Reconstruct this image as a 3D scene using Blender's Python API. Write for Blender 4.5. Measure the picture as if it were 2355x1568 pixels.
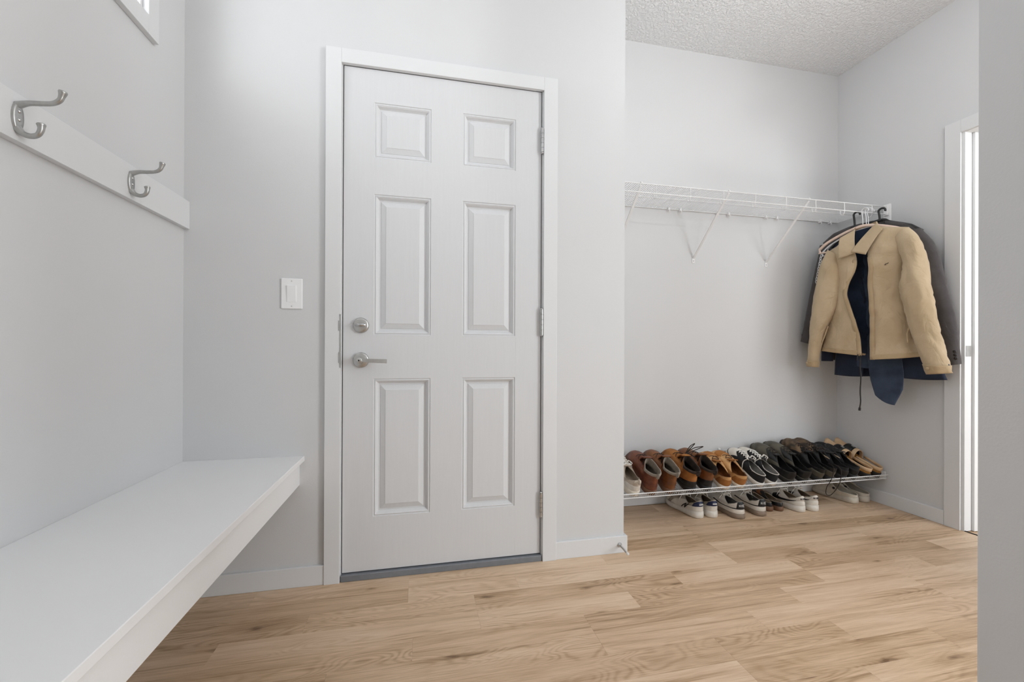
import bpy, math, random
from mathutils import Vector, Matrix, noise
random.seed(7)
R = math.radians
sc = bpy.context.scene
for o in list(bpy.data.objects):
    bpy.data.objects.remove(o)
col = sc.collection

# ---------------------------------------------------------------- camera
F_PX, CX, CY, IW, IH = 939.28, 1163.48, 799.46, 2355.0, 1568.0
YAW, ROLL, PITCH = 0.20659, 0.00396, 0.0014
cam_d = bpy.data.cameras.new('camera')
cam = bpy.data.objects.new('camera', cam_d)
col.objects.link(cam)
fw = Vector((math.sin(YAW) * math.cos(PITCH), math.cos(YAW) * math.cos(PITCH), math.sin(PITCH)))
rt = Vector((math.cos(YAW), -math.sin(YAW), 0))
up = rt.cross(fw)
r2 = rt * math.cos(ROLL) + up * math.sin(ROLL)
u2 = up * math.cos(ROLL) - rt * math.sin(ROLL)
M = Matrix((( r2.x, u2.x, -fw.x), (r2.y, u2.y, -fw.y), (r2.z, u2.z, -fw.z))).to_4x4()
M.translation = Vector((0.86306, -1.73205, 0.93267))
cam.matrix_world = M
cam_d.sensor_fit = 'HORIZONTAL'
cam_d.sensor_width = 36.0
cam_d.lens = 36.0 * F_PX / IW
cam_d.shift_x = (IW / 2 - CX) / IW
cam_d.shift_y = (CY - IH / 2) / IW
cam_d.clip_start = 0.02
sc.camera = cam

# ---------------------------------------------------------------- light and exposure
world = bpy.data.worlds.new('sky')
sc.world = world
world.use_nodes = True
bg = world.node_tree.nodes['Background']
bg.inputs[0].default_value = (0.93, 0.965, 1.0, 1)
bg.inputs[1].default_value = 3.0
sc.view_settings.view_transform = 'Standard'
sc.view_settings.look = 'None'
sc.view_settings.gamma = 1.0
sc.view_settings.use_curve_mapping = False
sc.view_settings.exposure = -0.25

def area(name, loc, rot, sx, sy, power, color=(1, 1, 1), portal=False, shape='RECTANGLE'):
    d = bpy.data.lights.new(name, 'AREA')
    d.shape = shape
    d.size = sx
    if shape == 'RECTANGLE':
        d.size_y = sy
    d.energy = power
    d.color = color
    o = bpy.data.objects.new(name, d)
    o.location = loc
    o.rotation_euler = rot
    col.objects.link(o)
    if portal:
        d.cycles.is_portal = True
    return o
# daylight through the left window and from the side room, plus hall fill
area('daylight_left_window', (-0.22, -0.82, 2.22), (0, R(-90), 0), 0.44, 1.1, 6.0, (0.93, 0.97, 1.0))
area('daylight_side_room', (4.55, -2.55, 1.45), (R(90), 0, 0), 1.5, 2.0, 75.0, (0.93, 0.97, 1.0))
area('added_hall_fill', (3.58, -2.35, 1.4), (0, R(90), 0), 2.1, 1.5, 36.0, (0.93, 0.97, 1.0))  # unseen hall window, added to fill the room with light

glow = area('low_sun_through_window', (-1.0, -2.3, 2.4), (0, 0, 0), 0.4, 0.4, 5.0, (0.98, 0.99, 1.0))
glow.rotation_euler = (Vector((0.3, 0.0, 1.95)) - Vector(glow.location)).to_track_quat('-Z', 'Y').to_euler()

# ---------------------------------------------------------------- materials
def new_mat(name):
    m = bpy.data.materials.new(name)
    m.use_nodes = True
    return m, m.node_tree.nodes, m.node_tree.links, m.node_tree.nodes['Principled BSDF']

def srgb(r, g, b):
    f = lambda c: (c / 255 / 12.92) if c / 255 <= 0.04045 else ((c / 255 + 0.055) / 1.055) ** 2.4
    return (f(r), f(g), f(b), 1)

def mat(name, c, rough=0.5, metal=0.0, var=0.06, vscale=30, bump=0.0, bscale=200, spec=0.5, c2=None, stretch=(1, 1, 1), sheen=0.0, detail=4):
    """a plain surface with faint noise in colour and relief"""
    m, N, L, P = new_mat(name)
    P.inputs['Roughness'].default_value = rough
    P.inputs['Metallic'].default_value = metal
    P.inputs['Specular IOR Level'].default_value = spec
    if sheen:
        P.inputs['Sheen Weight'].default_value = sheen
    tc = N.new('ShaderNodeTexCoord')
    mp = N.new('ShaderNodeMapping')
    mp.inputs['Scale'].default_value = stretch
    L.new(tc.outputs['Object'], mp.inputs[0])
    n = N.new('ShaderNodeTexNoise')
    n.inputs['Scale'].default_value = vscale
    n.inputs['Detail'].default_value = detail
    L.new(mp.outputs[0], n.inputs['Vector'])
    cr = N.new('ShaderNodeValToRGB')
    a = c2 if c2 else tuple(x * (1 - var) for x in c[:3]) + (1,)
    b = c if c2 else tuple(min(1, x * (1 + var)) for x in c[:3]) + (1,)
    cr.color_ramp.elements[0].color = a
    cr.color_ramp.elements[1].color = b
    cr.color_ramp.elements[0].position = 0.35
    cr.color_ramp.elements[1].position = 0.65
    L.new(n.outputs['Fac'], cr.inputs[0])
    L.new(cr.outputs[0], P.inputs['Base Color'])
    if bump:
        n2 = N.new('ShaderNodeTexNoise')
        n2.inputs['Scale'].default_value = bscale
        n2.inputs['Detail'].default_value = 3
        L.new(mp.outputs[0], n2.inputs['Vector'])
        bp = N.new('ShaderNodeBump')
        bp.inputs['Strength'].default_value = bump
        bp.inputs['Distance'].default_value = 0.002
        L.new(n2.outputs['Fac'], bp.inputs['Height'])
        L.new(bp.outputs[0], P.inputs['Normal'])
    return m

def lin(v):
    return (v, v, v, 1)
wall_m = mat('grey_wall_paint', (0.69, 0.692, 0.696, 1), 0.55, var=0.006, vscale=3, bump=0.12, bscale=260, spec=0.3)
trim_m = mat('white_trim_paint', (0.755, 0.76, 0.765, 1), 0.5, var=0.006, vscale=5, spec=0.3)
door_m = mat('white_door_paint', (0.705, 0.71, 0.72, 1), 0.5, var=0.008, vscale=8, bump=0.10, bscale=40, stretch=(14, 14, 0.8), spec=0.3)
bench_m = mat('white_bench_paint', (0.88, 0.88, 0.88, 1), 0.42, var=0.006, vscale=4, spec=0.35)
nickel_m = mat('satin_nickel', srgb(192, 192, 190), 0.34, 1.0, var=0.04, vscale=60)
chrome_m = mat('bright_steel', srgb(190, 190, 190), 0.22, 1.0, var=0.03, vscale=60)
pewter_m = mat('brushed_pewter', srgb(182, 182, 180), 0.34, 1.0, var=0.05, vscale=90)
dark_m = mat('dark_recess', (0.015, 0.015, 0.016, 1), 0.8)
sill_m = mat('grey_threshold', srgb(128, 132, 138), 0.5, 0.2, var=0.05, vscale=40)
plast_m = mat('white_plastic', (0.92, 0.92, 0.92, 1), 0.3, var=0.005)
wire_m = mat('white_wire_coating', (0.84, 0.84, 0.84, 1), 0.35, var=0.01)
rubber_m = mat('white_rubber', (0.8, 0.78, 0.75, 1), 0.6)
glassframe_m = mat('white_vinyl', (0.85, 0.86, 0.87, 1), 0.35, var=0.004)

def ceiling_mat():
    m, N, L, P = new_mat('textured_ceiling_paint')
    P.inputs['Base Color'].default_value = (0.93, 0.94, 0.95, 1)
    P.inputs['Roughness'].default_value = 0.8
    tc = N.new('ShaderNodeTexCoord')
    n = N.new('ShaderNodeTexNoise')
    n.inputs['Scale'].default_value = 75
    n.inputs['Detail'].default_value = 5
    n.inputs['Distortion'].default_value = 0.6
    L.new(tc.outputs['Object'], n.inputs['Vector'])
    cr = N.new('ShaderNodeValToRGB')
    cr.color_ramp.elements[0].position = 0.40
    cr.color_ramp.elements[1].position = 0.62
    L.new(n.outputs['Fac'], cr.inputs[0])
    bp = N.new('ShaderNodeBump')
    bp.inputs['Strength'].default_value = 0.75
    bp.inputs['Distance'].default_value = 0.006
    L.new(cr.outputs[0], bp.inputs['Height'])
    L.new(bp.outputs[0], P.inputs['Normal'])
    return m
ceil_m = ceiling_mat()

def wood_mat():
    m, N, L, P = new_mat('oak_plank')
    P.inputs['Roughness'].default_value = 0.42
    P.inputs['Specular IOR Level'].default_value = 0.45
    tc = N.new('ShaderNodeTexCoord')
    oi = N.new('ShaderNodeObjectInfo')
    mul = N.new('ShaderNodeMath'); mul.operation = 'MULTIPLY'; mul.inputs[1].default_value = 57.0
    L.new(oi.outputs['Random'], mul.inputs[0])
    cmb = N.new('ShaderNodeCombineXYZ')
    L.new(mul.outputs[0], cmb.inputs[0]); L.new(mul.outputs[0], cmb.inputs[2])
    add = N.new('ShaderNodeVectorMath'); add.operation = 'ADD'
    L.new(tc.outputs['Object'], add.inputs[0]); L.new(cmb.outputs[0], add.inputs[1])
    def stretched(sx, sy):
        mp = N.new('ShaderNodeMapping')
        mp.inputs['Scale'].default_value = (sx, sy, 1)
        L.new(add.outputs[0], mp.inputs[0])
        return mp.outputs[0]
    def nz(vec, scale, detail=3, dist=0.0, rough=0.5):
        n = N.new('ShaderNodeTexNoise')
        n.inputs['Scale'].default_value = scale
        n.inputs['Detail'].default_value = detail
        n.inputs['Distortion'].default_value = dist
        n.inputs['Roughness'].default_value = rough
        L.new(vec, n.inputs['Vector'])
        return n.outputs['Fac']
    def mth(op, a, b=None):
        k = N.new('ShaderNodeMath'); k.operation = op
        for i, v in enumerate((a, b)):
            if v is None: continue
            if isinstance(v, (int, float)): k.inputs[i].default_value = v
            else: L.new(v, k.inputs[i])
        return k.outputs[0]
    def mrange(v, a, b, c=0.0, d=1.0):
        k = N.new('ShaderNodeMapRange')
        for i, x in enumerate((a, b, c, d)): k.inputs[i + 1].default_value = x
        L.new(v, k.inputs[0])
        return k.outputs[0]
    # cathedral figure: contour lines of a stretched noise field
    field = nz(stretched(1.5, 7.5), 1.0, 2, 0.5)
    rings = mth('SINE', mth('MULTIPLY', field, 190.0))
    rings = mrange(rings, -1.0, 1.0)
    rings = mth('POWER', rings, 1.6)
    amp = mrange(nz(stretched(1.1, 4.0), 1.3, 2), 0.42, 0.66, 0.0, 1.0)
    rings = mth('MULTIPLY', rings, amp)
    broad = nz(stretched(0.9, 16.0), 2.2, 4, 0.2, 0.6)
    fine = nz(stretched(3.5, 120.0), 3.0, 3, 0.0, 0.65)
    pore = nz(stretched(14.0, 420.0), 2.0, 2)
    # knots
    vo = N.new('ShaderNodeTexVoronoi')
    vo.voronoi_dimensions = '2D'; vo.inputs['Scale'].default_value = 1.0
    vo.inputs['Randomness'].default_value = 1.0
    mpk = N.new('ShaderNodeMapping'); mpk.inputs['Scale'].default_value = (2.6, 7.0, 1)
    L.new(add.outputs[0], mpk.inputs[0])
    wob = N.new('ShaderNodeVectorMath'); wob.operation = 'ADD'
    nv = N.new('ShaderNodeTexNoise'); nv.inputs['Scale'].default_value = 6
    L.new(mpk.outputs[0], nv.inputs['Vector'])
    sb = N.new('ShaderNodeVectorMath'); sb.operation = 'SCALE'; sb.inputs['Scale'].default_value = 0.16
    L.new(nv.outputs['Color'], sb.inputs[0])
    L.new(mpk.outputs[0], wob.inputs[0]); L.new(sb.outputs[0], wob.inputs[1])
    L.new(wob.outputs[0], vo.inputs['Vector'])
    knot = mrange(vo.outputs['Distance'], 0.015, 0.085, 1.0, 0.0)
    halo = mrange(vo.outputs['Distance'], 0.06, 0.40, 1.0, 0.0)
    sepk = N.new('ShaderNodeSeparateColor'); L.new(vo.outputs['Color'], sepk.inputs[0])
    rare = mth('GREATER_THAN', sepk.outputs[0], 0.80)
    knot = mth('MULTIPLY', knot, rare)
    halo = mth('MULTIPLY', halo, rare)
    # sum to a darkness value
    d = mth('ADD', mth('MULTIPLY', broad, 0.54), mth('MULTIPLY', fine, 0.46))
    d = mth('ADD', d, mth('MULTIPLY', rings, 0.17))
    d = mth('ADD', d, mth('MULTIPLY', pore, 0.10))
    streak = mrange(nz(stretched(0.8, 46.0), 1.6, 3, 0.3), 0.58, 0.74)
    d = mth('ADD', d, mth('MULTIPLY', streak, 0.22))
    d = mth('ADD', d, mth('MULTIPLY', halo, 0.12))
    d = mth('ADD', d, mth('MULTIPLY', knot, 0.26))
    d = mth('ADD', d, mrange(oi.outputs['Random'], 0, 1, -0.13, 0.08))
    cr = N.new('ShaderNodeValToRGB')
    e = cr.color_ramp.elements
    e[0].position = 0.30; e[0].color = srgb(230, 205, 178)
    e[1].position = 1.25 if False else 1.0; e[1].color = srgb(122, 94, 68)
    x = e.new(0.52); x.color = srgb(211, 181, 150)
    x = e.new(0.74); x.color = srgb(178, 147, 114)
    L.new(d, cr.inputs[0])
    L.new(cr.outputs[0], P.inputs['Base Color'])
    bp = N.new('ShaderNodeBump'); bp.inputs['Strength'].default_value = 0.12; bp.inputs['Distance'].default_value = 0.001
    L.new(fine, bp.inputs['Height']); L.new(bp.outputs[0], P.inputs['Normal'])
    return m
wood_m = wood_mat()

# ---------------------------------------------------------------- mesh helpers
class MB:
    def __init__(s):
        s.v = []; s.f = []; s.sm = []
    def add(s, vs, fs, smooth=False):
        b = len(s.v)
        s.v += [tuple(p) for p in vs]
        s.f += [tuple(i + b for i in f) for f in fs]
        s.sm += [smooth] * len(fs)
        return s
    def box(s, a, b):
        x0, y0, z0 = a; x1, y1, z1 = b
        vs = [(x0, y0, z0), (x1, y0, z0), (x1, y1, z0), (x0, y1, z0), (x0, y0, z1), (x1, y0, z1), (x1, y1, z1), (x0, y1, z1)]
        return s.add(vs, [(0, 3, 2, 1), (4, 5, 6, 7), (0, 1, 5, 4), (1, 2, 6, 5), (2, 3, 7, 6), (3, 0, 4, 7)])
    def grid(s, rows, closed=False, smooth=True):
        """rows: list of equally long lists of points"""
        n = len(rows[0]); vs = [p for r in rows for p in r]; fs = []
        for i in range(len(rows) - 1):
            for j in range(n if closed else n - 1):
                k = (j + 1) % n
                fs.append((i * n + j, i * n + k, (i + 1) * n + k, (i + 1) * n + j))
        return s.add(vs, fs, smooth)
    def cap(s, ring, flip=False, smooth=False):
        n = len(ring)
        c = sum((Vector(p) for p in ring), Vector()) / n
        fs = [(i, (i + 1) % n, n) for i in range(n)]
        if flip: fs = [(b, a, d) for a, b, d in fs]
        return s.add(list(ring) + [c], fs, smooth)
    def tube(s, pts, r, n=8, cap=True, flat=1.0):
        """tube along points; r a number or a list; flat scales the second axis"""
        pts = [Vector(p) for p in pts]
        rs = r if isinstance(r, (list, tuple)) else [r] * len(pts)
        t0 = (pts[1] - pts[0]).normalized()
        a = Vector((0, 0, 1)) if abs(t0.z) < 0.9 else Vector((1, 0, 0))
        u = t0.cross(a).normalized(); rows = []
        for i, p in enumerate(pts):
            t = (pts[min(i + 1, len(pts) - 1)] - pts[max(i - 1, 0)]).normalized()
            u = (u - t * u.dot(t)).normalized(); w = t.cross(u)
            rows.append([p + (u * math.cos(k * 2 * math.pi / n) + w * math.sin(k * 2 * math.pi / n) * flat) * rs[i] for k in range(n)])
        s.grid(rows, True)
        if cap:
            s.cap(rows[0], True); s.cap(rows[-1])
        return s
    def lathe(s, prof, c, axis, n=24):
        """profile of (radius, height) along an axis from point c"""
        ax = Vector(axis).normalized()
        a = Vector((0, 0, 1)) if abs(ax.z) < 0.9 else Vector((1, 0, 0))
        u = ax.cross(a).normalized(); w = ax.cross(u); c = Vector(c)
        rows = [[c + ax * h + (u * math.cos(k * 2 * math.pi / n) + w * math.sin(k * 2 * math.pi / n)) * r for k in range(n)] for r, h in prof]
        s.grid(rows, True, True)
        return s
    def build(s, name, m, parent=None, bevel=0.0, sub=0, solid=0.0, segs=2):
        me = bpy.data.meshes.new(name)
        me.from_pydata(s.v, [], s.f)
        me.polygons.foreach_set('use_smooth', s.sm)
        me.update()
        o = bpy.data.objects.new(name, me)
        me.materials.append(m)
        col.objects.link(o)
        if parent: o.parent = parent
        if solid:
            d = o.modifiers.new('solid', 'SOLIDIFY'); d.thickness = solid; d.offset = -1
        if bevel:
            d = o.modifiers.new('bevel', 'BEVEL'); d.width = bevel; d.segments = segs; d.limit_method = 'ANGLE'
        if sub:
            d = o.modifiers.new('sub', 'SUBSURF'); d.levels = sub; d.render_levels = sub
        return o

def tag(o, label, cat, group=None, kind=None):
    o['label'] = label; o['category'] = cat
    if group: o['group'] = group
    if kind: o['kind'] = kind
    return o
def empty(name, loc=(0, 0, 0), rot=(0, 0, 0)):
    o = bpy.data.objects.new(name, None)
    o.location = loc; o.rotation_euler = rot; o.empty_display_size = 0.05
    col.objects.link(o)
    return o
def boxes(name, m, label, cat, lst, parent=None, bevel=0.0, kind='structure'):
    mb = MB()
    for a, b in lst: mb.box(a, b)
    o = mb.build(name, m, parent, bevel)
    if not parent: tag(o, label, cat, kind=kind)
    return o

def copy_tree(o, parent=None):
    c = o.copy(); col.objects.link(c)
    c.parent = parent
    for ch in list(o.children): copy_tree(ch, c)
    return c

def lerp(a, b, t): return a + (b - a) * t
def interp(xs, ys, x):
    if x <= xs[0]: return ys[0]
    for i in range(len(xs) - 1):
        if x <= xs[i + 1]:
            t = (x - xs[i]) / (xs[i + 1] - xs[i]); return lerp(ys[i], ys[i + 1], t)
    return ys[-1]
def smooth_pts(pts, n=8):
    """Catmull-Rom through points"""
    P = [Vector(p) for p in pts]; P = [P[0] * 2 - P[1]] + P + [P[-1] * 2 - P[-2]]; out = []
    for i in range(1, len(P) - 2):
        for k in range(n):
            t = k / n; a, b, c, d = P[i - 1], P[i], P[i + 1], P[i + 2]
            out.append(0.5 * ((2 * b) + (c - a) * t + (2 * a - 5 * b + 4 * c - d) * t * t + (-a + 3 * b - 3 * c + d) * t ** 3))
    out.append(P[-2])
    return out

# ---------------------------------------------------------------- the room
XE, D, W, H = 1.784, 0.502, 3.611, 2.772       # end of door wall, closet back, right wall, ceiling
NX, NY0, NY1 = 1.662, -1.40, -1.287            # near wall stub
YB = -4.4                                       # end of the hall behind
# door rough opening
DX0, DX1, DZ = 0.553, 1.391, 2.070

boxes('wall_left', wall_m, 'pale grey wall behind the bench and hook rail', 'wall',
      [((-0.15, YB, -0.05), (0, 0.15, 1.985)), ((-0.15, -0.235, 1.985), (0, 0.15, H)), ((-0.15, YB, 1.985), (0, -1.4, H)), ((-0.15, -1.4, 2.45), (0, -0.235, H))])
boxes('wall_back', wall_m, 'pale grey wall around the white six-panel door', 'wall',
      [((0, 0, -0.05), (DX0, 0.15, H)), ((DX1, 0, -0.05), (XE, D, H)), ((DX0, 0, DZ), (DX1, 0.15, H)), ((0, 0.13, -0.05), (DX1, 0.15, H))])
boxes('wall_closet', wall_m, 'pale grey recessed wall behind the wire shelves', 'wall', [((XE - 0.1, D, -0.05), (W + 0.11, D + 0.12, H))])
RY0, RY1, RZ = -0.146, -0.92, 2.07             # doorway in the right wall
boxes('wall_right', wall_m, 'pale grey right wall beside the hanging jackets', 'wall',
      [((W, RY0, -0.05), (W + 0.11, D, H)), ((W, -1.58, -0.05), (W + 0.11, RY1, H)), ((W, YB, -0.05), (W + 0.11, -3.12, H)), ((W, -3.12, -0.05), (W + 0.11, -1.58, 0.3)), ((W, -3.12, 2.5), (W + 0.11, -1.58, H)), ((W, RY1, RZ), (W + 0.11, RY0, H))])
boxes('wall_near', wall_m, 'grey end of the near wall at the right edge', 'wall', [((NX, NY0, -0.05), (1.95, NY1, H))], bevel=0.004)
boxes('wall_hall', wall_m, 'grey hall wall behind the viewer', 'wall',
      [((0, YB - 0.1, -0.05), (W, YB, H))])
boxes('wall_side_room', wall_m, 'pale walls of the bright room beyond the right doorway', 'wall',
      [((W + 0.11, 0.6, -0.05), (6.4, 0.7, H)), ((6.4, -2.8, -0.05), (6.5, 0.7, H)), ((W + 0.11, -2.8, -0.05), (6.5, -2.7, 0.4)), ((W + 0.11, -2.8, 2.5), (6.5, -2.7, H)), ((W + 0.11, -2.8, 0.4), (3.8, -2.7, 2.5)), ((5.3, -2.8, 0.4), (6.5, -2.7, 2.5))])
boxes('ceiling', ceil_m, 'white stipple-textured ceiling above the closet', 'ceiling', [((-0.15, YB - 0.1, H), (6.5, 0.75, H + 0.1))])

# floor: a sub-floor and two-strip oak planks laid along the door wall
floor = boxes('floor', wood_m, 'light oak plank floor running along the door wall', 'floor', [((-0.15, YB - 0.1, -0.06), (W + 0.11, 0.65, -0.0035))])
side_floor = boxes('floor_side_room', wood_m, 'bright floor beyond the right doorway', 'floor', [((W + 0.11, -2.8, -0.06), (6.5, 0.7, -0.002))])
plank_cache = {}
def plank(x0, x1, y0, y1, i):
    g = 0.00012
    L_, w_ = round(x1 - x0, 3), round(y1 - y0, 3)
    if L_ < 0.02 or w_ < 0.01: return
    key = (L_, w_)
    if key not in plank_cache:
        mb = MB(); hx, hy = L_ / 2 - g, w_ / 2 - g
        b = 0.00025
        mb.box((-hx, -hy, -0.0035), (hx, hy, -b))
        vs = [(-hx, -hy, -b), (hx, -hy, -b), (hx, hy, -b), (-hx, hy, -b), (-hx + b, -hy + b, 0), (hx - b, -hy + b, 0), (hx - b, hy - b, 0), (-hx + b, hy - b, 0)]
        mb.v += []; base = len(mb.v)
        mb.add(vs, [(4, 5, 6, 7), (0, 1, 5, 4), (1, 2, 6, 5), (2, 3, 7, 6), (3, 0, 4, 7)])
        o = mb.build('plank', wood_m, floor); plank_cache[key] = o.data
    else:
        o = bpy.data.objects.new('plank', plank_cache[key]); col.objects.link(o); o.parent = floor
    o.location = ((x0 + x1) / 2, (y0 + y1) / 2, 0)
# rows 0.19 m wide, end joints as seen; each row printed as two strips
row_joint = {-3: 1.31, -2: 0.55, -1: 2.22, 0: 0.822, 1: 1.065, 2: 1.427, 3: 1.795, 4: 0.74, 5: 1.12, 6: 1.52, 7: 0.3}
offs = {-3: (.42, .9), -2: (.3, .75), -1: (.55, .95), 0: (.84, .423), 1: (.824, .583), 2: (.816, .578), 3: (.45, .735), 4: (.82, .5), 5: (.6, .9), 6: (.4, .8), 7: (.7, .3)}
PL, PW = 1.4, 0.192
i = 0
for row in range(-3, 8):
    ytop = -0.003 - row * PW
    for sidx in (0, 1):
        ya, yb = ytop - (sidx + 1) * PW / 2, ytop - sidx * PW / 2
        yb = min(yb, D); x_lo = 0.0 if ya < 0.0 else XE
        if yb - ya < 0.012: continue
        js = []
        k = row_joint[row] - 3 * PL
        while k < W + 1.5:
            js += [k, k + offs[row][sidx]]; k += PL
        js = sorted(js)
        for a, b in zip(js, js[1:]):
            a2, b2 = max(a, x_lo), min(b, W)
            if b2 - a2 > 0.03:
                plank(a2, b2, ya, yb, i); i += 1

# baseboards
BB, BT = 0.076, 0.013
boxes('baseboard_back', trim_m, 'white baseboard below the grey wall either side of the door', 'baseboard',
      [((0.0, -BT, 0), (0.496, 0, BB)), ((1.451, -BT, 0), (XE + BT, 0, BB)), ((XE, 0, 0), (XE + BT, D, BB))], bevel=0.002)
boxes('baseboard_left', trim_m, 'white baseboard under the bench', 'baseboard', [((0, YB, 0), (BT, -BT, BB))], bevel=0.002)
boxes('baseboard_closet', trim_m, 'white baseboard behind the floor shoes', 'baseboard', [((XE + BT, D - BT, 0), (W, D, BB))], bevel=0.002)
boxes('baseboard_right', trim_m, 'white baseboard on the right wall beside the clogs', 'baseboard', [((W - BT, RY0 + 0.068, 0), (W, D - BT, BB)), ((W - BT, -1.58, 0), (W, RY1 - 0.067, BB))], bevel=0.002)

# casing and frame of the entry door
CT = 0.017
t1 = empty('trim_1', (0.97, 0, 0)); tag(t1, 'white casing and frame around the six-panel door', 'door frame', kind='structure')
def part_box(name, m, parent, lst, bevel=0.0):
    off = parent.location
    mb = MB()
    for a, b in lst:
        mb.box(tuple(a[k] - off[k] for k in range(3)), tuple(b[k] - off[k] for k in range(3)))
    return mb.build(name, m, parent, bevel)
part_box('casing', trim_m, t1, [((0.495, -CT, 0), (0.5535, 0, 2.121))], 0.0015)
part_box('casing', trim_m, t1, [((1.3905, -CT, 0), (1.452, 0, 2.121))], 0.0015)
part_box('head_casing', trim_m, t1, [((0.5535, -CT, 2.064), (1.3905, 0, 2.121))], 0.0015)
part_box('jamb', trim_m, t1, [((0.5535, 0.0, 0), (0.5565, 0.1, 2.07)), ((0.5535, 0.05, 0), (0.57, 0.1, 2.07))])
part_box('jamb', trim_m, t1, [((1.3865, -0.001, 0), (1.3905, 0.1, 2.07)), ((1.372, 0.05, 0), (1.3905, 0.1, 2.07))])
part_box('head_jamb', trim_m, t1, [((0.5565, 0.0, 2.068), (1.3865, 0.1, 2.072)), ((0.5565, 0.05, 2.05), (1.3865, 0.1, 2.072))])
part_box('threshold', sill_m, t1, [((0.5565, -0.012, 0), (1.3865, 0.1, 0.026))], 0.003)
part_box('weather_seal', dark_m, t1, [((0.5566, 0.008, 0.026), (0.5598, 0.05, 2.066)), ((1.3830, 0.012, 0.026), (1.3863, 0.05, 2.066)), ((0.5598, 0.008, 2.0635), (1.3830, 0.05, 2.0675)), ((0.56, 0.03, 0.026), (1.3825, 0.05, 0.0308))])
st = part_box('strike_plate', nickel_m, t1, [((0.5495, -CT - 0.0008, 0.853), (0.5545, -CT + 0.004, 1.066))], 0.0006)
part_box('strike_lip', nickel_m, t1, [((0.5475, -CT - 0.003, 1.000), (0.5545, -CT + 0.004, 1.040))], 0.001)
part_box('strike_lip', nickel_m, t1, [((0.5475, -CT - 0.003, 0.872), (0.5545, -CT + 0.004, 0.915))], 0.001)

# the entry door: stile-and-rail face with six raised panels
dr = empty('door_1', (0.97, 0.002, 0.031)); tag(dr, 'white six-panel entry door with nickel lever and deadbolt', 'door', kind='structure')
X0, X1, Z0, Z1 = 0.5600, 1.3825, 0.031, 2.063
PX = [(0.677, 0.905), (1.037, 1.267)]
PZ = [(0.247, 0.807), (0.985, 1.557), (1.706, 1.930)]
YF = 0.002
def slab():
    xs = [X0] + [c for p in PX for c in p] + [X1]
    zs = [Z0] + [c for p in PZ for c in p] + [Z1]
    mb = MB(); off = dr.location
    for a in range(len(xs) - 1):
        for b in range(len(zs) - 1):
            if a in (1, 3) and b in (1, 3, 5): continue
            mb.add([(xs[a] - off[0], YF - off[1], zs[b] - off[2]), (xs[a + 1] - off[0], YF - off[1], zs[b] - off[2]), (xs[a + 1] - off[0], YF - off[1], zs[b + 1] - off[2]), (xs[a] - off[0], YF - off[1], zs[b + 1] - off[2])], [(0, 1, 2, 3)])
    o = (X0 - off[0], YF - off[1], Z0 - off[2]); e = (X1 - off[0], YF + 0.042 - off[1], Z1 - off[2])
    x0, y0, z0 = o; x1, y1, z1 = e
    vs = [(x0, y0, z0), (x1, y0, z0), (x1, y1, z0), (x0, y1, z0), (x0, y0, z1), (x1, y0, z1), (x1, y1, z1), (x0, y1, z1)]
    mb.add(vs, [(0, 3, 2, 1), (4, 5, 6, 7), (1, 2, 6, 5), (2, 3, 7, 6), (3, 0, 4, 7)])
    return mb.build('door_slab', door_m, dr)
slab()
PROF = [(0, 0), (0.0015, 0.0022), (0.004, 0.0026), (0.0075, 0.0008), (0.012, 0.0035), (0.017, 0.0095), (0.0195, 0.0118), (0.026, 0.0122), (0.0275, 0.0105), (0.046, 0.0045), (0.0475, 0.0034)]
for px in PX:
    for pz in PZ:
        mb = MB(); off = dr.location; rows = []
        for ins, dep in [(a_, b_ * 1.3) for a_, b_ in PROF]:
            rows.append([(px[0] + ins - off[0], YF + dep - off[1], pz[0] + ins - off[2]), (px[1] - ins - off[0], YF + dep - off[1], pz[0] + ins - off[2]), (px[1] - ins - off[0], YF + dep - off[1], pz[1] - ins - off[2]), (px[0] + ins - off[0], YF + dep - off[1], pz[1] - ins - off[2])])
        mb.grid(rows, True, False)
        mb.add(rows[-1], [(0, 1, 2, 3)])
        mb.build('panel', door_m, dr)
# fine stile joints pressed into the skin
for x in (0.6745, 1.2695):
    mb = MB(); off = dr.location
    mb.box((x - 0.0005 - off[0], -0.0003, 0.0), (x + 0.0005 - off[0], 0.0005, 2.032)); mb.build('stile_joint', door_m, dr)
# deadbolt
off = dr.location
def loc(x, y, z): return (x - off[0], y - off[1], z - off[2])
db = MB().lathe([(0.0001, 0.013), (0.024, 0.0128), (0.0295, 0.0105), (0.0312, 0.004), (0.0312, 0)], loc(0.629, YF, 1.023), (0, -1, 0), 32).build('deadbolt', nickel_m, dr)
tp = MB().tube([loc(0.611, -0.024, 1.0225), loc(0.617, -0.027, 1.023), loc(0.629, -0.028, 1.023), loc(0.641, -0.027, 1.0235), loc(0.647, -0.024, 1.0235)], [0.005, 0.0066, 0.0072, 0.0066, 0.005], 12).tube([loc(0.629, -0.01, 1.023), loc(0.629, -0.026, 1.023)], 0.007, 12).build('thumb_turn', chrome_m, db)
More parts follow.
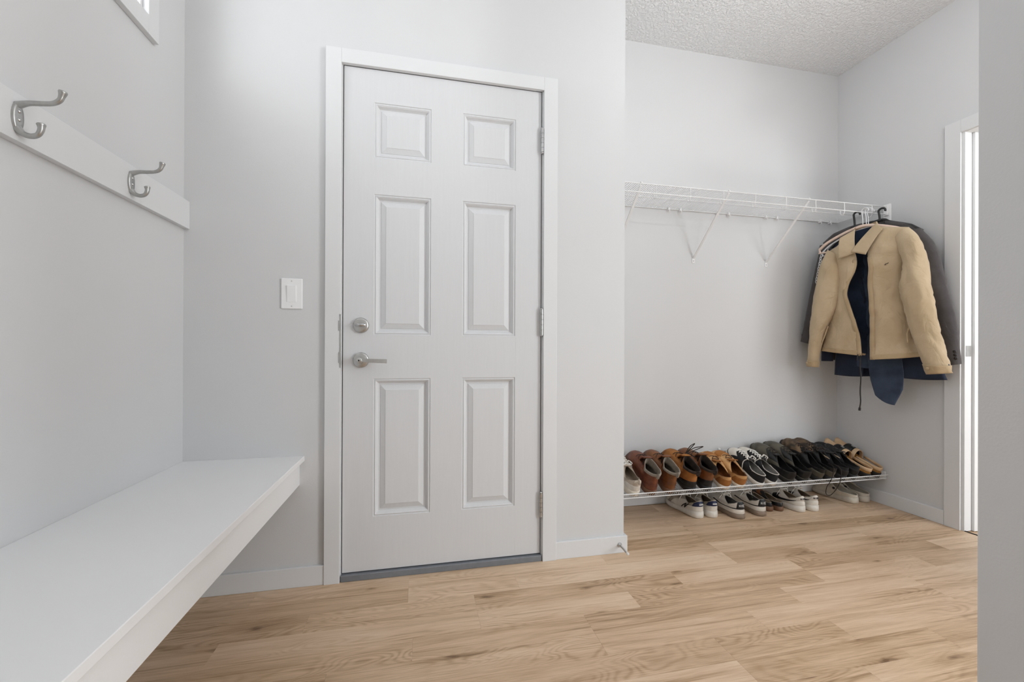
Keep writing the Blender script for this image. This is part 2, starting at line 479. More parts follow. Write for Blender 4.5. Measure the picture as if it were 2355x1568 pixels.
# lever
lv = MB().lathe([(0.0001, 0.012), (0.026, 0.0118), (0.030, 0.0095), (0.0315, 0.004), (0.0315, 0)], loc(0.629, YF, 0.883), (0, -1, 0), 32).build('lever_rose', nickel_m, dr)
mb = MB().lathe([(0.0125, 0.0), (0.0125, 0.046), (0.011, 0.050), (0.0001, 0.051)], loc(0.629, YF - 0.01, 0.883), (0, -1, 0), 20)
rows = []
for k in range(10):
    t = k / 9; x = lerp(0.629, 0.733, t); hz = lerp(0.0068, 0.0085, t); zc = lerp(0.8835, 0.8795, t); yc = lerp(-0.050, -0.0445, t) - 0.004 * math.sin(math.pi * t); hy = lerp(0.006, 0.0035, t)
    rows.append([loc(x, yc - hy, zc - hz), loc(x, yc + hy, zc - hz), loc(x, yc + hy, zc + hz), loc(x, yc - hy, zc + hz)])
mb.grid(rows, True, False); mb.cap(rows[0], True); mb.cap(rows[-1])
mb.build('lever_handle', nickel_m, lv, bevel=0.0012)
MB().lathe([(0.0001, 0.0532), (0.003, 0.053), (0.003, 0.05)], loc(0.629, YF - 0.01, 0.883), (0, -1, 0), 10).build('lever_screw', dark_m, lv)
# hinges: knuckle barrel and two leaves each
def hinge(z0, z1, m):
    h = z1 - z0
    mb = MB()
    n = 5
    for k in range(n):
        a, b = z0 + h * k / n + 0.0005, z0 + h * (k + 1) / n - 0.0005
        mb.tube([loc(1.3845, -0.0085, a), loc(1.3845, -0.0085, b)], 0.0072, 12)
    o = mb.build('hinge', m, dr)
    MB().lathe([(0.0001, 0.007), (0.004, 0.006), (0.0062, 0.003), (0.0066, 0), (0.003, -0.001)], loc(1.3845, -0.0085, z1), (0, 0, 1), 12).lathe([(0.0001, 0.007), (0.004, 0.006), (0.0062, 0.003), (0.0066, 0), (0.003, -0.001)], loc(1.3845, -0.0085, z0), (0, 0, -1), 12).build('hinge_pin', m, o)
    MB().box(loc(1.3825, -0.006, z0), loc(1.3838, 0.03, z1)).box(loc(1.3850, -0.006, z0), loc(1.3864, 0.03, z1)).build('hinge_leaf', m, o)
hinge(1.793, 1.897, chrome_m); hinge(0.992, 1.104, nickel_m); hinge(0.197, 0.298, nickel_m)

# doorway in the right wall
t2 = empty('trim_2', (W, -0.5, 0)); tag(t2, 'white casing and jamb of the bright doorway at right', 'door frame', kind='structure')
part_box('casing', trim_m, t2, [((W - 0.015, RY0, 0), (W, RY0 + 0.066, 2.126))], 0.0015)
part_box('casing', trim_m, t2, [((W - 0.015, RY1 - 0.066, 0), (W, RY1, 2.126))], 0.0015)
part_box('head_casing', trim_m, t2, [((W - 0.015, RY1, 2.06), (W, RY0, 2.126))], 0.0015)
part_box('jamb', trim_m, t2, [((W - 0.004, RY0 - 0.012, 0), (W + 0.114, RY0, RZ))])
part_box('jamb', trim_m, t2, [((W - 0.004, RY1, 0), (W + 0.114, RY1 + 0.012, RZ))])
part_box('head_jamb', trim_m, t2, [((W - 0.004, RY1 + 0.012, RZ - 0.012), (W + 0.114, RY0 - 0.012, RZ))])
part_box('door_stop', trim_m, t2, [((W + 0.045, RY0 - 0.024, 0), (W + 0.08, RY0 - 0.012, RZ - 0.012))], 0.002)
part_box('door_stop', trim_m, t2, [((W + 0.045, RY1 + 0.012, 0), (W + 0.08, RY1 + 0.024, RZ - 0.012))], 0.002)
part_box('strike_plate', nickel_m, t2, [((W + 0.004, RY0 - 0.0135, 0.90), (W + 0.038, RY0 - 0.0118, 0.955))])
part_box('threshold', dark_m, t2, [((W - 0.004, RY1 + 0.012, -0.002), (W + 0.004, RY0 - 0.012, 0.003))])

# high window in the left wall
w1 = empty('window_1', (0, -0.62, 1.985)); tag(w1, 'small white-framed window high on the left wall', 'window', kind='structure')
wy0, wy1, wz0, wz1 = -1.4, -0.235, 1.985, 2.45
part_box('casing', trim_m, w1, [((0, wy1, wz0 - 0.06), (0.018, wy1 + 0.052, wz1 + 0.06))], 0.0015)
part_box('casing', trim_m, w1, [((0, wy0 - 0.052, wz0 - 0.06), (0.018, wy0, wz1 + 0.06))], 0.0015)
part_box('casing', trim_m, w1, [((0, wy0, wz0 - 0.06), (0.018, wy1, wz0))], 0.0015)
part_box('casing', trim_m, w1, [((0, wy0, wz1), (0.018, wy1, wz1 + 0.06))], 0.0015)
part_box('reveal', trim_m, w1, [((-0.15, wy0, wz0), (0.0, wy1, wz0 + 0.01)), ((-0.15, wy0, wz1 - 0.01), (0, wy1, wz1)), ((-0.15, wy1 - 0.01, wz0), (0, wy1, wz1)), ((-0.15, wy0, wz0), (0, wy0 + 0.01, wz1))])
sx0, sx1 = -0.055, -0.025
part_box('sash', glassframe_m, w1, [((sx0, wy0 + 0.01, wz0 + 0.01), (sx1, wy0 + 0.03, wz1 - 0.01)), ((sx0, wy1 - 0.022, wz0 + 0.01), (sx1, wy1 - 0.01, wz1 - 0.01)), ((sx0, wy0 + 0.03, wz0 + 0.01), (sx1, wy1 - 0.022, wz0 + 0.022)), ((sx0, wy0 + 0.03, wz1 - 0.03), (sx1, wy1 - 0.022, wz1 - 0.01))], 0.002)
def glass_mat():
    m, N, L, P = new_mat('clear_glass')
    tr = N.new('ShaderNodeBsdfTransparent'); gl = N.new('ShaderNodeBsdfGlossy'); gl.inputs['Roughness'].default_value = 0.02
    mx = N.new('ShaderNodeMixShader')
    mx.inputs[0].default_value = 0.06; L.new(tr.outputs[0], mx.inputs[1]); L.new(gl.outputs[0], mx.inputs[2])
    L.new(mx.outputs[0], N['Material Output'].inputs[0])
    return m
glass_m = glass_mat()
part_box('pane', glass_m, w1, [((-0.042, wy0 + 0.03, wz0 + 0.022), (-0.038, wy1 - 0.022, wz1 - 0.03))])

# lamps out of view: the mudroom's, and one added in the hall as fill
lampglass_m, N_, L_, P_ = new_mat('opal_lamp_glass')
P_.inputs['Base Color'].default_value = (0.9, 0.9, 0.88, 1)
P_.inputs['Emission Color'].default_value = (1.0, 0.96, 0.9, 1); P_.inputs['Emission Strength'].default_value = 6.0
def unseen_ceiling_lamp(x, y, power, label):
    """pendant on a short stem; the dish is added to turn light upward"""
    t = empty('unseen_ceiling_lamp', (x, y, H)); tag(t, label, 'lamp', 'dish pendant lamps')
    MB().lathe([(0.0001, 0), (0.07, 0), (0.072, 0.012), (0.06, 0.022), (0.012, 0.026), (0.010, 0.44), (0.05, 0.455), (0.05, 0.475), (0.0001, 0.475)], (0, 0, 0), (0, 0, -1), 32).build('lamp_stem', nickel_m, t)
    MB().lathe([(0.24, 0.640), (0.23, 0.655), (0.16, 0.685), (0.06, 0.700), (0.0001, 0.703), (0.0001, 0.698), (0.06, 0.695), (0.158, 0.680), (0.226, 0.651), (0.24, 0.640)], (0, 0, 0), (0, 0, -1), 32).tube([(0.05, 0, -0.46), (0.234, 0, -0.642)], 0.003, 6).tube([(-0.05, 0, -0.46), (-0.234, 0, -0.642)], 0.003, 6).build('added_uplight_dish', plast_m, t)
    d = bpy.data.lights.new('lamp_light', 'POINT'); d.shadow_soft_size = 0.07; d.energy = power; d.color = (0.97, 0.985, 1.0)
    o = bpy.data.objects.new('lamp_light', d); o.location = (0, 0, -0.585); o.parent = t; col.objects.link(o)
unseen_ceiling_lamp(2.45, -1.06, 14.5, 'unseen lamp over the middle of the mudroom, with an added dish')
unseen_ceiling_lamp(2.0, -2.3, 36.0, 'added fill lamp, unseen in the hall behind the viewer')

# ---------------------------------------------------------------- bench
bn = empty('wall_bench', (0.2, -1.0, 0.395)); tag(bn, 'white built-in bench running along the left wall', 'bench')
BY = -2.2
part_box('seat_board', bench_m, bn, [((0.0, BY, 0.488), (0.4205, 0.0, 0.508))], 0.0015)
part_box('front_apron', bench_m, bn, [((0.3835, BY, 0.394), (0.4025, 0.0, 0.488))], 0.001)
part_box('wall_cleat', bench_m, bn, [((0.0, BY, 0.42), (0.02, 0.0, 0.488)), ((0.02, -0.02, 0.42), (0.3835, 0.0, 0.488))])

# ---------------------------------------------------------------- hook rail
cr_ = empty('coat_rail', (0.0, -0.8, 1.372)); tag(cr_, 'white wooden coat rail with double hooks on the left wall', 'coat rack')
part_box('rail_board', trim_m, cr_, [((0.0, -2.0, 1.3715), (0.0195, 0.0, 1.4735))], 0.001)
def coat_hook(y):
    off = cr_.location
    P = lambda x, yy, z: (x - off[0], yy - off[1], z - off[2])
    bx = 0.0195
    mb = MB(); rows = []
    # oval back plate
    for ins, dep in ((0, 0), (0.0, 0.004), (0.003, 0.006), (0.012, 0.0062)):
        ring = []
        for k in range(28):
            a = 2 * math.pi * k / 28
            ring.append(P(bx + dep, y + (0.0125 - ins * 0.8) * math.cos(a), 1.4205 + (0.031 - ins) * math.sin(a)))
        rows.append(ring)
    mb.grid(rows, True); mb.cap(rows[-1])
    o = mb.build('coat_hook', pewter_m, cr_)
    up_ = smooth_pts([P(bx + 0.002, y, 1.446), P(bx + 0.022, y, 1.4525), P(bx + 0.045, y, 1.4545), P(bx + 0.065, y, 1.4575), P(bx + 0.077, y, 1.466), P(bx + 0.0815, y, 1.4785), P(bx + 0.083, y, 1.487)], 6)
    n = len(up_); rr = [interp([0, .15, .5, .75, .92, .98, 1], [.0075, .0056, .0048, .0054, .0078, .0072, .003], i / (n - 1)) for i in range(n)]
    MB().tube(up_, rr, 14).build('upper_prong', pewter_m, o)
    lo = smooth_pts([P(bx + 0.002, y, 1.397), P(bx + 0.012, y, 1.3865), P(bx + 0.026, y, 1.3825), P(bx + 0.038, y, 1.3865), P(bx + 0.0435, y, 1.397), P(bx + 0.044, y, 1.4065), P(bx + 0.0435, y, 1.4115)], 6)
    n = len(lo); rr = [interp([0, .2, .5, .75, .9, .97, 1], [.008, .006, .005, .0058, .0078, .0072, .003], i / (n - 1)) for i in range(n)]
    MB().tube(lo, rr, 14).build('lower_prong', pewter_m, o)
    for dz in (0.012, -0.006):
        MB().lathe([(0.0001, 0.0088), (0.003, 0.0082), (0.0042, 0.0062)], P(bx, y, 1.4205 + dz), (1, 0, 0), 12).build('screw', chrome_m, o)
for y in (-0.668, -0.319, -1.017, -1.366): coat_hook(y)

# ---------------------------------------------------------------- light switch
sw = empty('light_switch', (0.3725, 0.0, 1.083)); tag(sw, 'white rocker light switch on the wall left of the door', 'light switch')
part_box('switch_plate', plast_m, sw, [((0.334, -0.006, 1.083), (0.411, 0.0, 1.2015))], 0.004)
part_box('switch_frame', plast_m, sw, [((0.3545, -0.0072, 1.1095), (0.390, -0.004, 1.1755))], 0.0008)
rk = MB(); o_ = sw.location
rows = []
for z, y in ((1.1125, -0.0075), (1.140, -0.0100), (1.1725, -0.0122)):
    rows.append([(0.357 - o_[0], y, z - o_[2]), (0.3875 - o_[0], y, z - o_[2])])
rk.grid(rows, smooth=False)
rk.add([(0.357 - o_[0], -0.005, 1.1125 - o_[2]), (0.3875 - o_[0], -0.005, 1.1125 - o_[2]), (0.3875 - o_[0], -0.005, 1.1725 - o_[2]), (0.357 - o_[0], -0.005, 1.1725 - o_[2])] + rows[0] + rows[2], [(0, 1, 5, 4), (3, 2, 7, 6), (0, 4, 6, 3), (1, 2, 7, 5)])
rk.build('rocker', plast_m, sw)
for z in (1.0935, 1.191):
    MB().lathe([(0.0001, 0.0075), (0.002, 0.0072), (0.0028, 0.0058)], (0.3725 - o_[0], 0, z - o_[2]), (0, -1, 0), 10).build('screw', nickel_m, sw)

# spring door stop on the baseboard
ds = empty('door_stop_spring', (1.757, -BT, 0.038)); tag(ds, 'spring door stop with white tip on the baseboard corner', 'door stop')
MB().lathe([(0.011, 0), (0.011, 0.002), (0.007, 0.006), (0.0045, 0.010)], (0, 0, 0), (0, -1, 0), 16).build('stop_base', nickel_m, ds)
pts = []
for k in range(18 * 8 + 1):
    a = 2 * math.pi * k / 8; t = k / (18 * 8)
    pts.append((0.0042 * math.cos(a), -0.008 - 0.060 * t, 0.0042 * math.sin(a) - 0.004 * t * t))
MB().tube(pts, 0.0009, 5).build('spring', nickel_m, ds)
MB().lathe([(0.0001, 0.0), (0.0055, 0.001), (0.0062, 0.009), (0.005, 0.013), (0.0001, 0.0135)], (0, -0.067, -0.004), (0, -1, 0), 14).build('rubber_tip', rubber_m, ds)

# ---------------------------------------------------------------- wire shelves
def wire_shelf(name, label, y_f, z_f, y_b, z_b, lip, cross_r=0.0012, hatch=True):
    """deck from (y_f,z_f) at the front to (y_b,z_b) at the wall; lip is the signed height of the front lip"""
    xa, xb = XE + 0.008, W - 0.008
    t = empty(name, ((xa + xb) / 2, y_f, z_f)); tag(t, label, 'shelf')
    o = t.location
    P = lambda x, y, z: (x - o[0], y - o[1], z - o[2])
    a = math.atan2(z_b - z_f, y_b - y_f)
    # lip stands square to the deck
    ly, lz = y_f - math.sin(a) * lip, z_f + math.cos(a) * lip
    for nm, y, z, r in (('front_rail', y_f, z_f, 0.0028), ('lip_rail', ly, lz, 0.003), ('back_rail', y_b, z_b, 0.0028), ('middle_rail', (y_f + y_b) / 2, (z_f + z_b) / 2 - 0.003, 0.0026)):
        MB().tube([P(xa, y, z), P(xb, y, z)], r, 8).build(nm, wire_m, t)
    mb = MB(); n = int((xb - xa) / 0.0127)
    for k in range(n + 1):
        x = xa + k * (xb - xa) / n
        mb.tube([P(x, y_b, z_b + 0.002), P(x, y_f - 0.0015, z_f + 0.002)] + ([P(x + 0.007, ly - 0.001, lz)] if hatch else []), cross_r, 5, cap=False)
    c = mb.build('cross_wires', wire_m, t); c['kind'] = 'stuff'
    return t, P
coat, P = wire_shelf('wire_shelf', 'white wire closet shelf with coats hanging from its right end', 0.2, 1.7925, 0.497, 1.783, -0.047, 0.0012, False)
for k in range(9):                                   # rod loops under the lip
    x = 1.865 + 0.2032 * k
    if x > W - 0.03: break
    pts = [P(x, 0.2, 1.7925), P(x, 0.199, 1.748)] + [P(x, 0.2115 - 0.0125 * math.cos(a_), 1.7445 - 0.022 * math.sin(a_)) for a_ in [i_ * math.pi / 8 for i_ in range(9)]] + [P(x, 0.224, 1.752)]
    MB().tube(pts, 0.0021, 7).build('rod_loop', wire_m, coat)
for x in (1.985, 2.512, 3.041):
    b = MB()
    # pressed-steel diagonal brace
    pa, pb = Vector(P(x, 0.205, 1.787)), Vector(P(x, 0.499, 1.494))
    d_ = (pb - pa).normalized(); u_ = Vector((1, 0, 0)); w_ = d_.cross(u_)
    rows = []
    for q in (pa, pb):
        rows.append([q - u_ * 0.0065 - w_ * 0.001, q + u_ * 0.0065 - w_ * 0.001, q + u_ * 0.0065 + w_ * 0.004, q - u_ * 0.0065 + w_ * 0.004])
    b.grid(rows, True, False); b.cap(rows[0], True); b.cap(rows[1])
    s_ = b.build('brace', wire_m, coat, bevel=0.0008)
    MB().box(P(x - 0.009, 0.4985, 1.464), P(x + 0.009, 0.502, 1.505)).build('brace_foot', wire_m, s_, bevel=0.001)
    MB().lathe([(0.0001, 0.003), (0.0024, 0.0026), (0.0032, 0.0)], P(x, 0.4985, 1.476), (0, -1, 0), 10).build('screw', nickel_m, s_)
    MB().tube([P(x - 0.008, 0.196, 1.795), P(x, 0.200, 1.799), P(x + 0.008, 0.204, 1.795)], 0.0035, 8).build('brace_hook', wire_m, s_)
for x in (2.335, 2.415, 2.675, 2.755, 3.03, 3.115, 3.455, 3.535):
    MB().box(P(x - 0.006, 0.486, 1.772), P(x + 0.006, 0.502, 1.792)).tube([P(x, 0.484, 1.776), P(x, 0.480, 1.768), P(x, 0.486, 1.762)], 0.003, 7).build('wall_clip', plast_m, coat, bevel=0.002)
MB().box(P(W - 0.012, 0.178, 1.70), P(W, 0.218, 1.805)).box(P(W - 0.022, 0.186, 1.735), P(W - 0.01, 0.21, 1.80)).build('end_bracket', plast_m, coat, bevel=0.003)

rack, P = wire_shelf('shoe_shelf', 'tilted white wire shelf loaded with a row of shoes', 0.2, 0.1615, 0.497, 0.297, 0.027, 0.0011)
MB().box(P(W - 0.009, 0.205, 0.15), P(W, 0.235, 0.20)).build('end_bracket', plast_m, rack, bevel=0.003)
for x in (2.0, 2.695, 3.25):
    MB().box(P(x - 0.006, 0.487, 0.286), P(x + 0.006, 0.502, 0.314)).build('wall_clip', plast_m, rack, bevel=0.003)
for x in (2.06, 2.53, 3.0, 3.40):
    MB().tube([P(x, 0.215, 0.164), P(x, 0.36, 0.12), P(x, 0.4985, 0.10)], 0.003, 7).box(P(x - 0.007, 0.4975, 0.088), P(x + 0.007, 0.502, 0.115)).build('brace', wire_m, rack)

# ---------------------------------------------------------------- shoes
SLOPE = math.atan2(0.297 - 0.1615, 0.297)
WX = [0, .01, .03, .07, .13, .25, .38, .5, .62, .72, .82, .9, .955, .985, 1]
WY = [0, .24, .42, .58, .67, .70, .70, .77, .91, 1.0, .985, .86, .62, .36, 0]
class Shoe:
    """a shoe as a surface F(k, v): k runs round the sole from the heel (0) to the toe (+-1), v from sole to collar (1) and up a shaft (>1)"""
    def __init__(s, L=0.28, Wd=0.10, sole=0.022, heel=0.028, hc=0.085, hs=0.065, ht=0.085, x0=0.03, x1=0.46, ow=0.62, foot=1, toe=1.0, q=2.6, spring=0.008, shaft=0.0, lean=0.0, flare=1.0):
        s.__dict__.update(locals()); del s.__dict__['s']
    def half(s, x):
        w = interp(WX, WY, x)
        if x > .72 and s.toe != 1.0: w *= 1 - (1 - s.toe) * ((x - .72) / .28)
        return w * s.Wd / 2
    def zs(s, x):
        return lerp(s.heel, s.sole, min(1, x / .55)) + s.spring * max(0, (x - .75) / .25) ** 2
    def zb(s, x):
        return s.spring * max(0, (x - .72) / .28) ** 2
    def wrap(s, k):
        while k > 1: k -= 2
        while k < -1: k += 2
        sg = 1 if k >= 0 else -1
        x = (1 - math.cos(math.pi * abs(k))) / 2
        return sg, x
    def sole_pt(s, k, out=0.0, z=None):
        sg, x = s.wrap(k)
        y = sg * s.half(x) * (1 + 2 * out / s.Wd) + s.foot * 0.010 * math.sin(math.pi * min(1, x * 1.1)) * 0.6 - s.foot * 0.006
        xx = s.L / 2 + (x - .5) * s.L * (1 + 2 * out / s.L)
        return Vector((xx, y, s.zs(x) if z is None else z))
    def top_pt(s, k):
        sg, x = s.wrap(k)
        xx = lerp(s.x0, s.x1, x) * s.L
        prof = math.sqrt(max(0, 1 - (2 * x - 1) ** 2)) ** 0.8
        wr = interp([0, .45, .8, 1], [.80, .95, .72, .5], x)
        y = sg * s.ow * s.Wd / 2 * prof * wr - s.foot * 0.003
        z = interp([0, .18, .5, .8, 1], [s.hc, lerp(s.hc, s.hs, .55), s.hs, lerp(s.hs, s.ht, .6), s.ht], x)
        return Vector((xx, y, z))
    def F(s, k, v):
        sg, x = s.wrap(k)
        S, T = s.sole_pt(k, -0.002), s.top_pt(k)
        if v <= 1:
            q = interp([0, .35, .65, 1], [1.0, 1.25, 2.0, s.q], x)
            p = interp([0, .4, .7, 1], [1.0, 1.15, 1.3, 1.25], x)
            g = 1 - (1 - v) ** q
            a = v ** p
            P_ = Vector((lerp(S.x, T.x, a), lerp(S.y, T.y, a), lerp(S.z, T.z, g)))
            bul = math.sin(math.pi * min(1, v)) * interp([0, .2, .5, 1], [0.003, 0.002, 0.004, 0.003], x)
            e_ = min(1, x / .10) * min(1, (1 - x) / .05)
            P_.y += sg * bul * e_
            P_.x -= bul * max(0, 1 - x / .10)
            return P_
        h = (v - 1) * s.shaft
        c = Vector(((s.x0 + s.x1) / 2 * s.L, 0, 0))
        f = 1 + (s.flare - 1) * (v - 1)
        return Vector((c.x + (T.x - c.x) * f - s.lean * (v - 1), T.y * f, T.z + h * interp([0, .5, 1], [1.0, .93, 1.0], x)))
    def normal(s, k, v):
        e = 0.01
        a = s.F(k + e, v) - s.F(k - e, v); b = s.F(k, min(v + e, 2)) - s.F(k, max(0, v - e))
        n = b.cross(a)
        return n.normalized() if n.length > 1e-9 else Vector((0, 0, 1))
    def O(s, k, v, off):
        return s.F(k, v) + s.normal(k, v) * off
    def ks(s, n=26):
        return [-1 + i / n for i in range(2 * n)]
    def vs(s, n=9):
        V = [(i / n) for i in range(n + 1)]
        if s.shaft: V += [1 + (i + 1) / 5 for i in range(5)]
        return V
    def build(s, root, up, so, li, vmax=None, n=26):
        ks = s.ks(n); V = s.vs()
        mb = MB(); mb.grid([[s.F(k, v) for k in ks] for v in V], True); u = mb.build('upper', up, root)
        mb = MB()
        out = 0.003
        rows = [[s.sole_pt(k, -0.004, s.zb(s.wrap(k)[1])) for k in ks], [s.sole_pt(k, out * .7, s.zb(s.wrap(k)[1]) + 0.003) for k in ks],
                [s.sole_pt(k, out, (s.zb(s.wrap(k)[1]) + s.zs(s.wrap(k)[1])) / 2) for k in ks], [s.sole_pt(k, out * .8) for k in ks], [s.sole_pt(k, -0.004, s.zs(s.wrap(k)[1]) + 0.002) for k in ks]]
        mb.grid(rows, True); mb.cap(rows[0], True)
        sl = mb.build('sole', so, root)
        mb = MB(); rows = []
        top = V[-1]
        def inner(k, v, t):
            p = s.F(k, v); q = s.normal(k, v); return p - q * t
        rows.append([s.F(k, top) for k in ks])
        rows.append([s.F(k, top) + Vector((0, 0, 0.002)) - s.normal(k, top) * 0.0015 for k in ks])
        rows.append([inner(k, top, 0.004) for k in ks])
        for v in [x for x in reversed(V[:-1]) if x > 0.08]:
            rows.append([inner(k, v, 0.004) for k in ks])
        bot = [Vector((lerp(s.L * .5, s.sole_pt(k).x, .93), s.sole_pt(k).y * .85, s.zs(s.wrap(k)[1]) + 0.005)) for k in ks]
        rows.append(bot)
        mb.grid(rows, True); mb.cap(bot)
        mb.build('lining', li, root)
        return u
    def patch(s, root, name, m, k0, k1, v0, v1, off=0.0012, nk=14, nv=6, vf=None, parent=None, lab=None):
        """overlay sewn on the upper; vf(t) may give (v0, v1) along the length"""
        rows = []
        for j in range(nv + 1):
            row = []
            for i_ in range(nk + 1):
                t = i_ / nk; k = lerp(k0, k1, t); a, b = vf(t) if vf else (v0, v1)
                edge = off if 0 < j < nv and 0 < i_ < nk else 0.0002
                row.append(s.O(k, lerp(a, b, j / nv), edge if nv > 2 else off))
            rows.append(row)
        mb = MB(); mb.grid(rows); o = mb.build(name, m, parent or root)
        if lab: o['label'] = lab
        return o
    def stroke(s, root, name, m, kv, w, off=0.002, flat=0.45):
        """a raised line along (k, v) points"""
        pts = [s.O(k, v, off * .5) for k, v in kv]
        mb = MB(); mb.tube(pts, w / 2, 6, flat=1.0); return mb.build(name, m, root)
    def laces(s, root, m, n=5, v0=0.42, v1=0.93, k=0.84, r=0.0022, bow=True, ends=0.0):
        mb = MB()
        for i_ in range(n):
            va = lerp(v0, v1, i_ / (n - 1)); vb = lerp(v0, v1, min(n - 1, i_ + 1) / (n - 1))
            for sg in (1, -1):
                kk = [lerp(sg * k, sg * (2 - k), t / 6) for t in range(7)]
                mb.tube([s.O(kk[t], lerp(va, vb, t / 6), 0.0035 + 0.001 * sg) for t in range(7)], r, 5)
        if bow:
            c = s.O(1.0, v1, 0.008)
            for sg in (1, -1):
                for a_, l_ in ((0.5, 0.035), (1.2, 0.028)):
                    e = c + Vector((-math.cos(a_) * l_ * .4, sg * l_ * .8, 0.008))
                    mb.tube(smooth_pts([c, c + (e - c) * .5 + Vector((0.006, 0, 0.012)), e, c + (e - c) * .5 + Vector((-0.008, 0, -0.002)), c], 5), r, 5)
                mb.tube(smooth_pts([c, c + Vector((-0.01, sg * 0.02, 0.002)), c + Vector((-0.005, sg * 0.036, -0.02)), c + Vector((-0.002 - ends, sg * 0.042, -0.042 - ends))], 5), r, 5)
        return mb.build('laces', m, root)
    def tongue(s, root, m, up_=0.02, w=0.045):
        rows = []
        for j in range(7):
            t = j / 6
            x = lerp(s.x1 * s.L + 0.045, s.x1 * s.L - 0.012, t); z = lerp(s.ht - 0.010, s.ht + up_, t) + (s.shaft if t > .5 else s.shaft * t * 1.6)
            if s.shaft: x -= s.lean * t
            hw = w / 2 * lerp(.8, 1.0, t)
            rows.append([Vector((x + 0.006 * (abs(c_) ** 2), c_ * hw, z - 0.012 * c_ * c_ * (1 - .4 * t))) for c_ in (-1, -.6, -.2, .2, .6, 1)])
        mb = MB(); mb.grid(rows); return mb.build('tongue', m, root, solid=0.005)

def place_shelf(root, x, yaw, u=0.003, h=0.0, pitch=0.0):
    """stand a shoe on the tilted shelf, heel u metres up from its front rail"""
    n = Vector((0, -math.sin(SLOPE), math.cos(SLOPE))); t = Vector((0, math.cos(SLOPE), math.sin(SLOPE)))
    f = (t * math.cos(R(yaw)) + Vector((1, 0, 0)) * math.sin(R(yaw))).normalized()
    f, n = f * math.cos(R(pitch)) + n * math.sin(R(pitch)), n * math.cos(R(pitch)) - f * math.sin(R(pitch))
    l = n.cross(f)
    m4 = Matrix(((f.x, l.x, n.x), (f.y, l.y, n.y), (f.z, l.z, n.z))).to_4x4()
    m4.translation = Vector((x, 0.2, 0.1615)) + t * u + n * (0.0035 + h)
    root.matrix_world = m4
    return root
def place_floor(root, x, y, yaw):
    root.location = (x, y, 0.0005); root.rotation_euler = (0, 0, R(90 - yaw))
    return root

lea = lambda name, c, c2, **k: mat(name, c, c2=c2, **dict(dict(rough=0.42, vscale=22, bump=0.25, bscale=160, spec=0.4), **k))
red_lea = lea('chestnut_leather', srgb(128, 72, 46), srgb(92, 46, 30))
brn_lea = lea('brown_leather', srgb(140, 86, 44), srgb(96, 56, 30))
tan_lea = lea('ochre_suede', srgb(176, 116, 58), srgb(146, 92, 42), rough=0.75)
sand_lea = lea('sand_leather', srgb(214, 172, 120), srgb(196, 148, 96), rough=0.6)
blk_lea = lea('black_leather', srgb(34, 33, 33), srgb(20, 20, 21), rough=0.38)
olive_lea = lea('olive_grey_leather', srgb(96, 91, 78), srgb(74, 70, 60), rough=0.45)
gry_fleece = mat('grey_lining', srgb(150, 140, 128), 0.9, var=.12, vscale=80, bump=.4, bscale=300)
dark_fleece = mat('dark_lining', srgb(58, 48, 42), 0.9, var=.2, vscale=60, bump=.3, bscale=300)
blk_cloth = mat('black_canvas', srgb(26, 26, 29), 0.85, var=.2, vscale=120, bump=.3, bscale=600)
wht_lea = lea('white_leather', srgb(232, 226, 216), srgb(214, 206, 195), rough=0.5)
crm_lea = lea('cream_mesh', srgb(214, 200, 184), srgb(190, 174, 158), rough=0.75, bscale=500)
crm_sole = mat('cream_rubber', srgb(222, 212, 196), 0.6, var=.04, vscale=40)
wht_sole = mat('white_sole_rubber', srgb(228, 222, 212), 0.55, var=.05, vscale=40)
gum_sole = mat('taupe_gum_rubber', srgb(140, 122, 106), 0.6, var=.06, vscale=40)
blk_sole = mat('black_rubber', srgb(28, 27, 27), 0.6, var=.1, vscale=40)
brn_sole = mat('brown_crepe', srgb(112, 80, 58), 0.6, var=.1, vscale=40)
gry_in = mat('grey_insole', srgb(150, 146, 140), 0.85, var=.08, vscale=60)
dk_in = mat('black_insole', srgb(22, 20, 20), 0.9, var=.1)
taupe_in = mat('taupe_insole', srgb(168, 152, 134), 0.85, var=.08, vscale=60)
camo_m = mat('brown_camouflage', srgb(120, 96, 72), 0.8, c2=srgb(52, 44, 36), vscale=26, detail=1, bump=.2, bscale=500)
lace_w = mat('white_lace', srgb(232, 228, 220), 0.85)
lace_b = mat('dark_lace', srgb(42, 32, 26), 0.85)
lace_br = mat('brown_lace', srgb(96, 62, 36), 0.85)
navy_lea = lea('navy_leather', srgb(34, 46, 84), srgb(26, 34, 66))
grysuede = lea('grey_mesh', srgb(190, 180, 166), srgb(150, 140, 126), rough=0.85, bscale=600)
wht_print = mat('white_print', srgb(236, 234, 230), 0.5)
blk_print = mat('black_print', srgb(20, 20, 24), 0.5)
eva_m = mat('cream_foam', srgb(214, 205, 190), 0.65, var=.05, vscale=50, bump=.1)
ochre_bed = mat('ochre_footbed', srgb(176, 124, 56), 0.8, var=.12, vscale=40)
crm_strap = lea('cream_leather', srgb(226, 196, 160), srgb(206, 172, 134), rough=0.5)
beige_tab = mat('beige_label', srgb(186, 164, 138), 0.7)

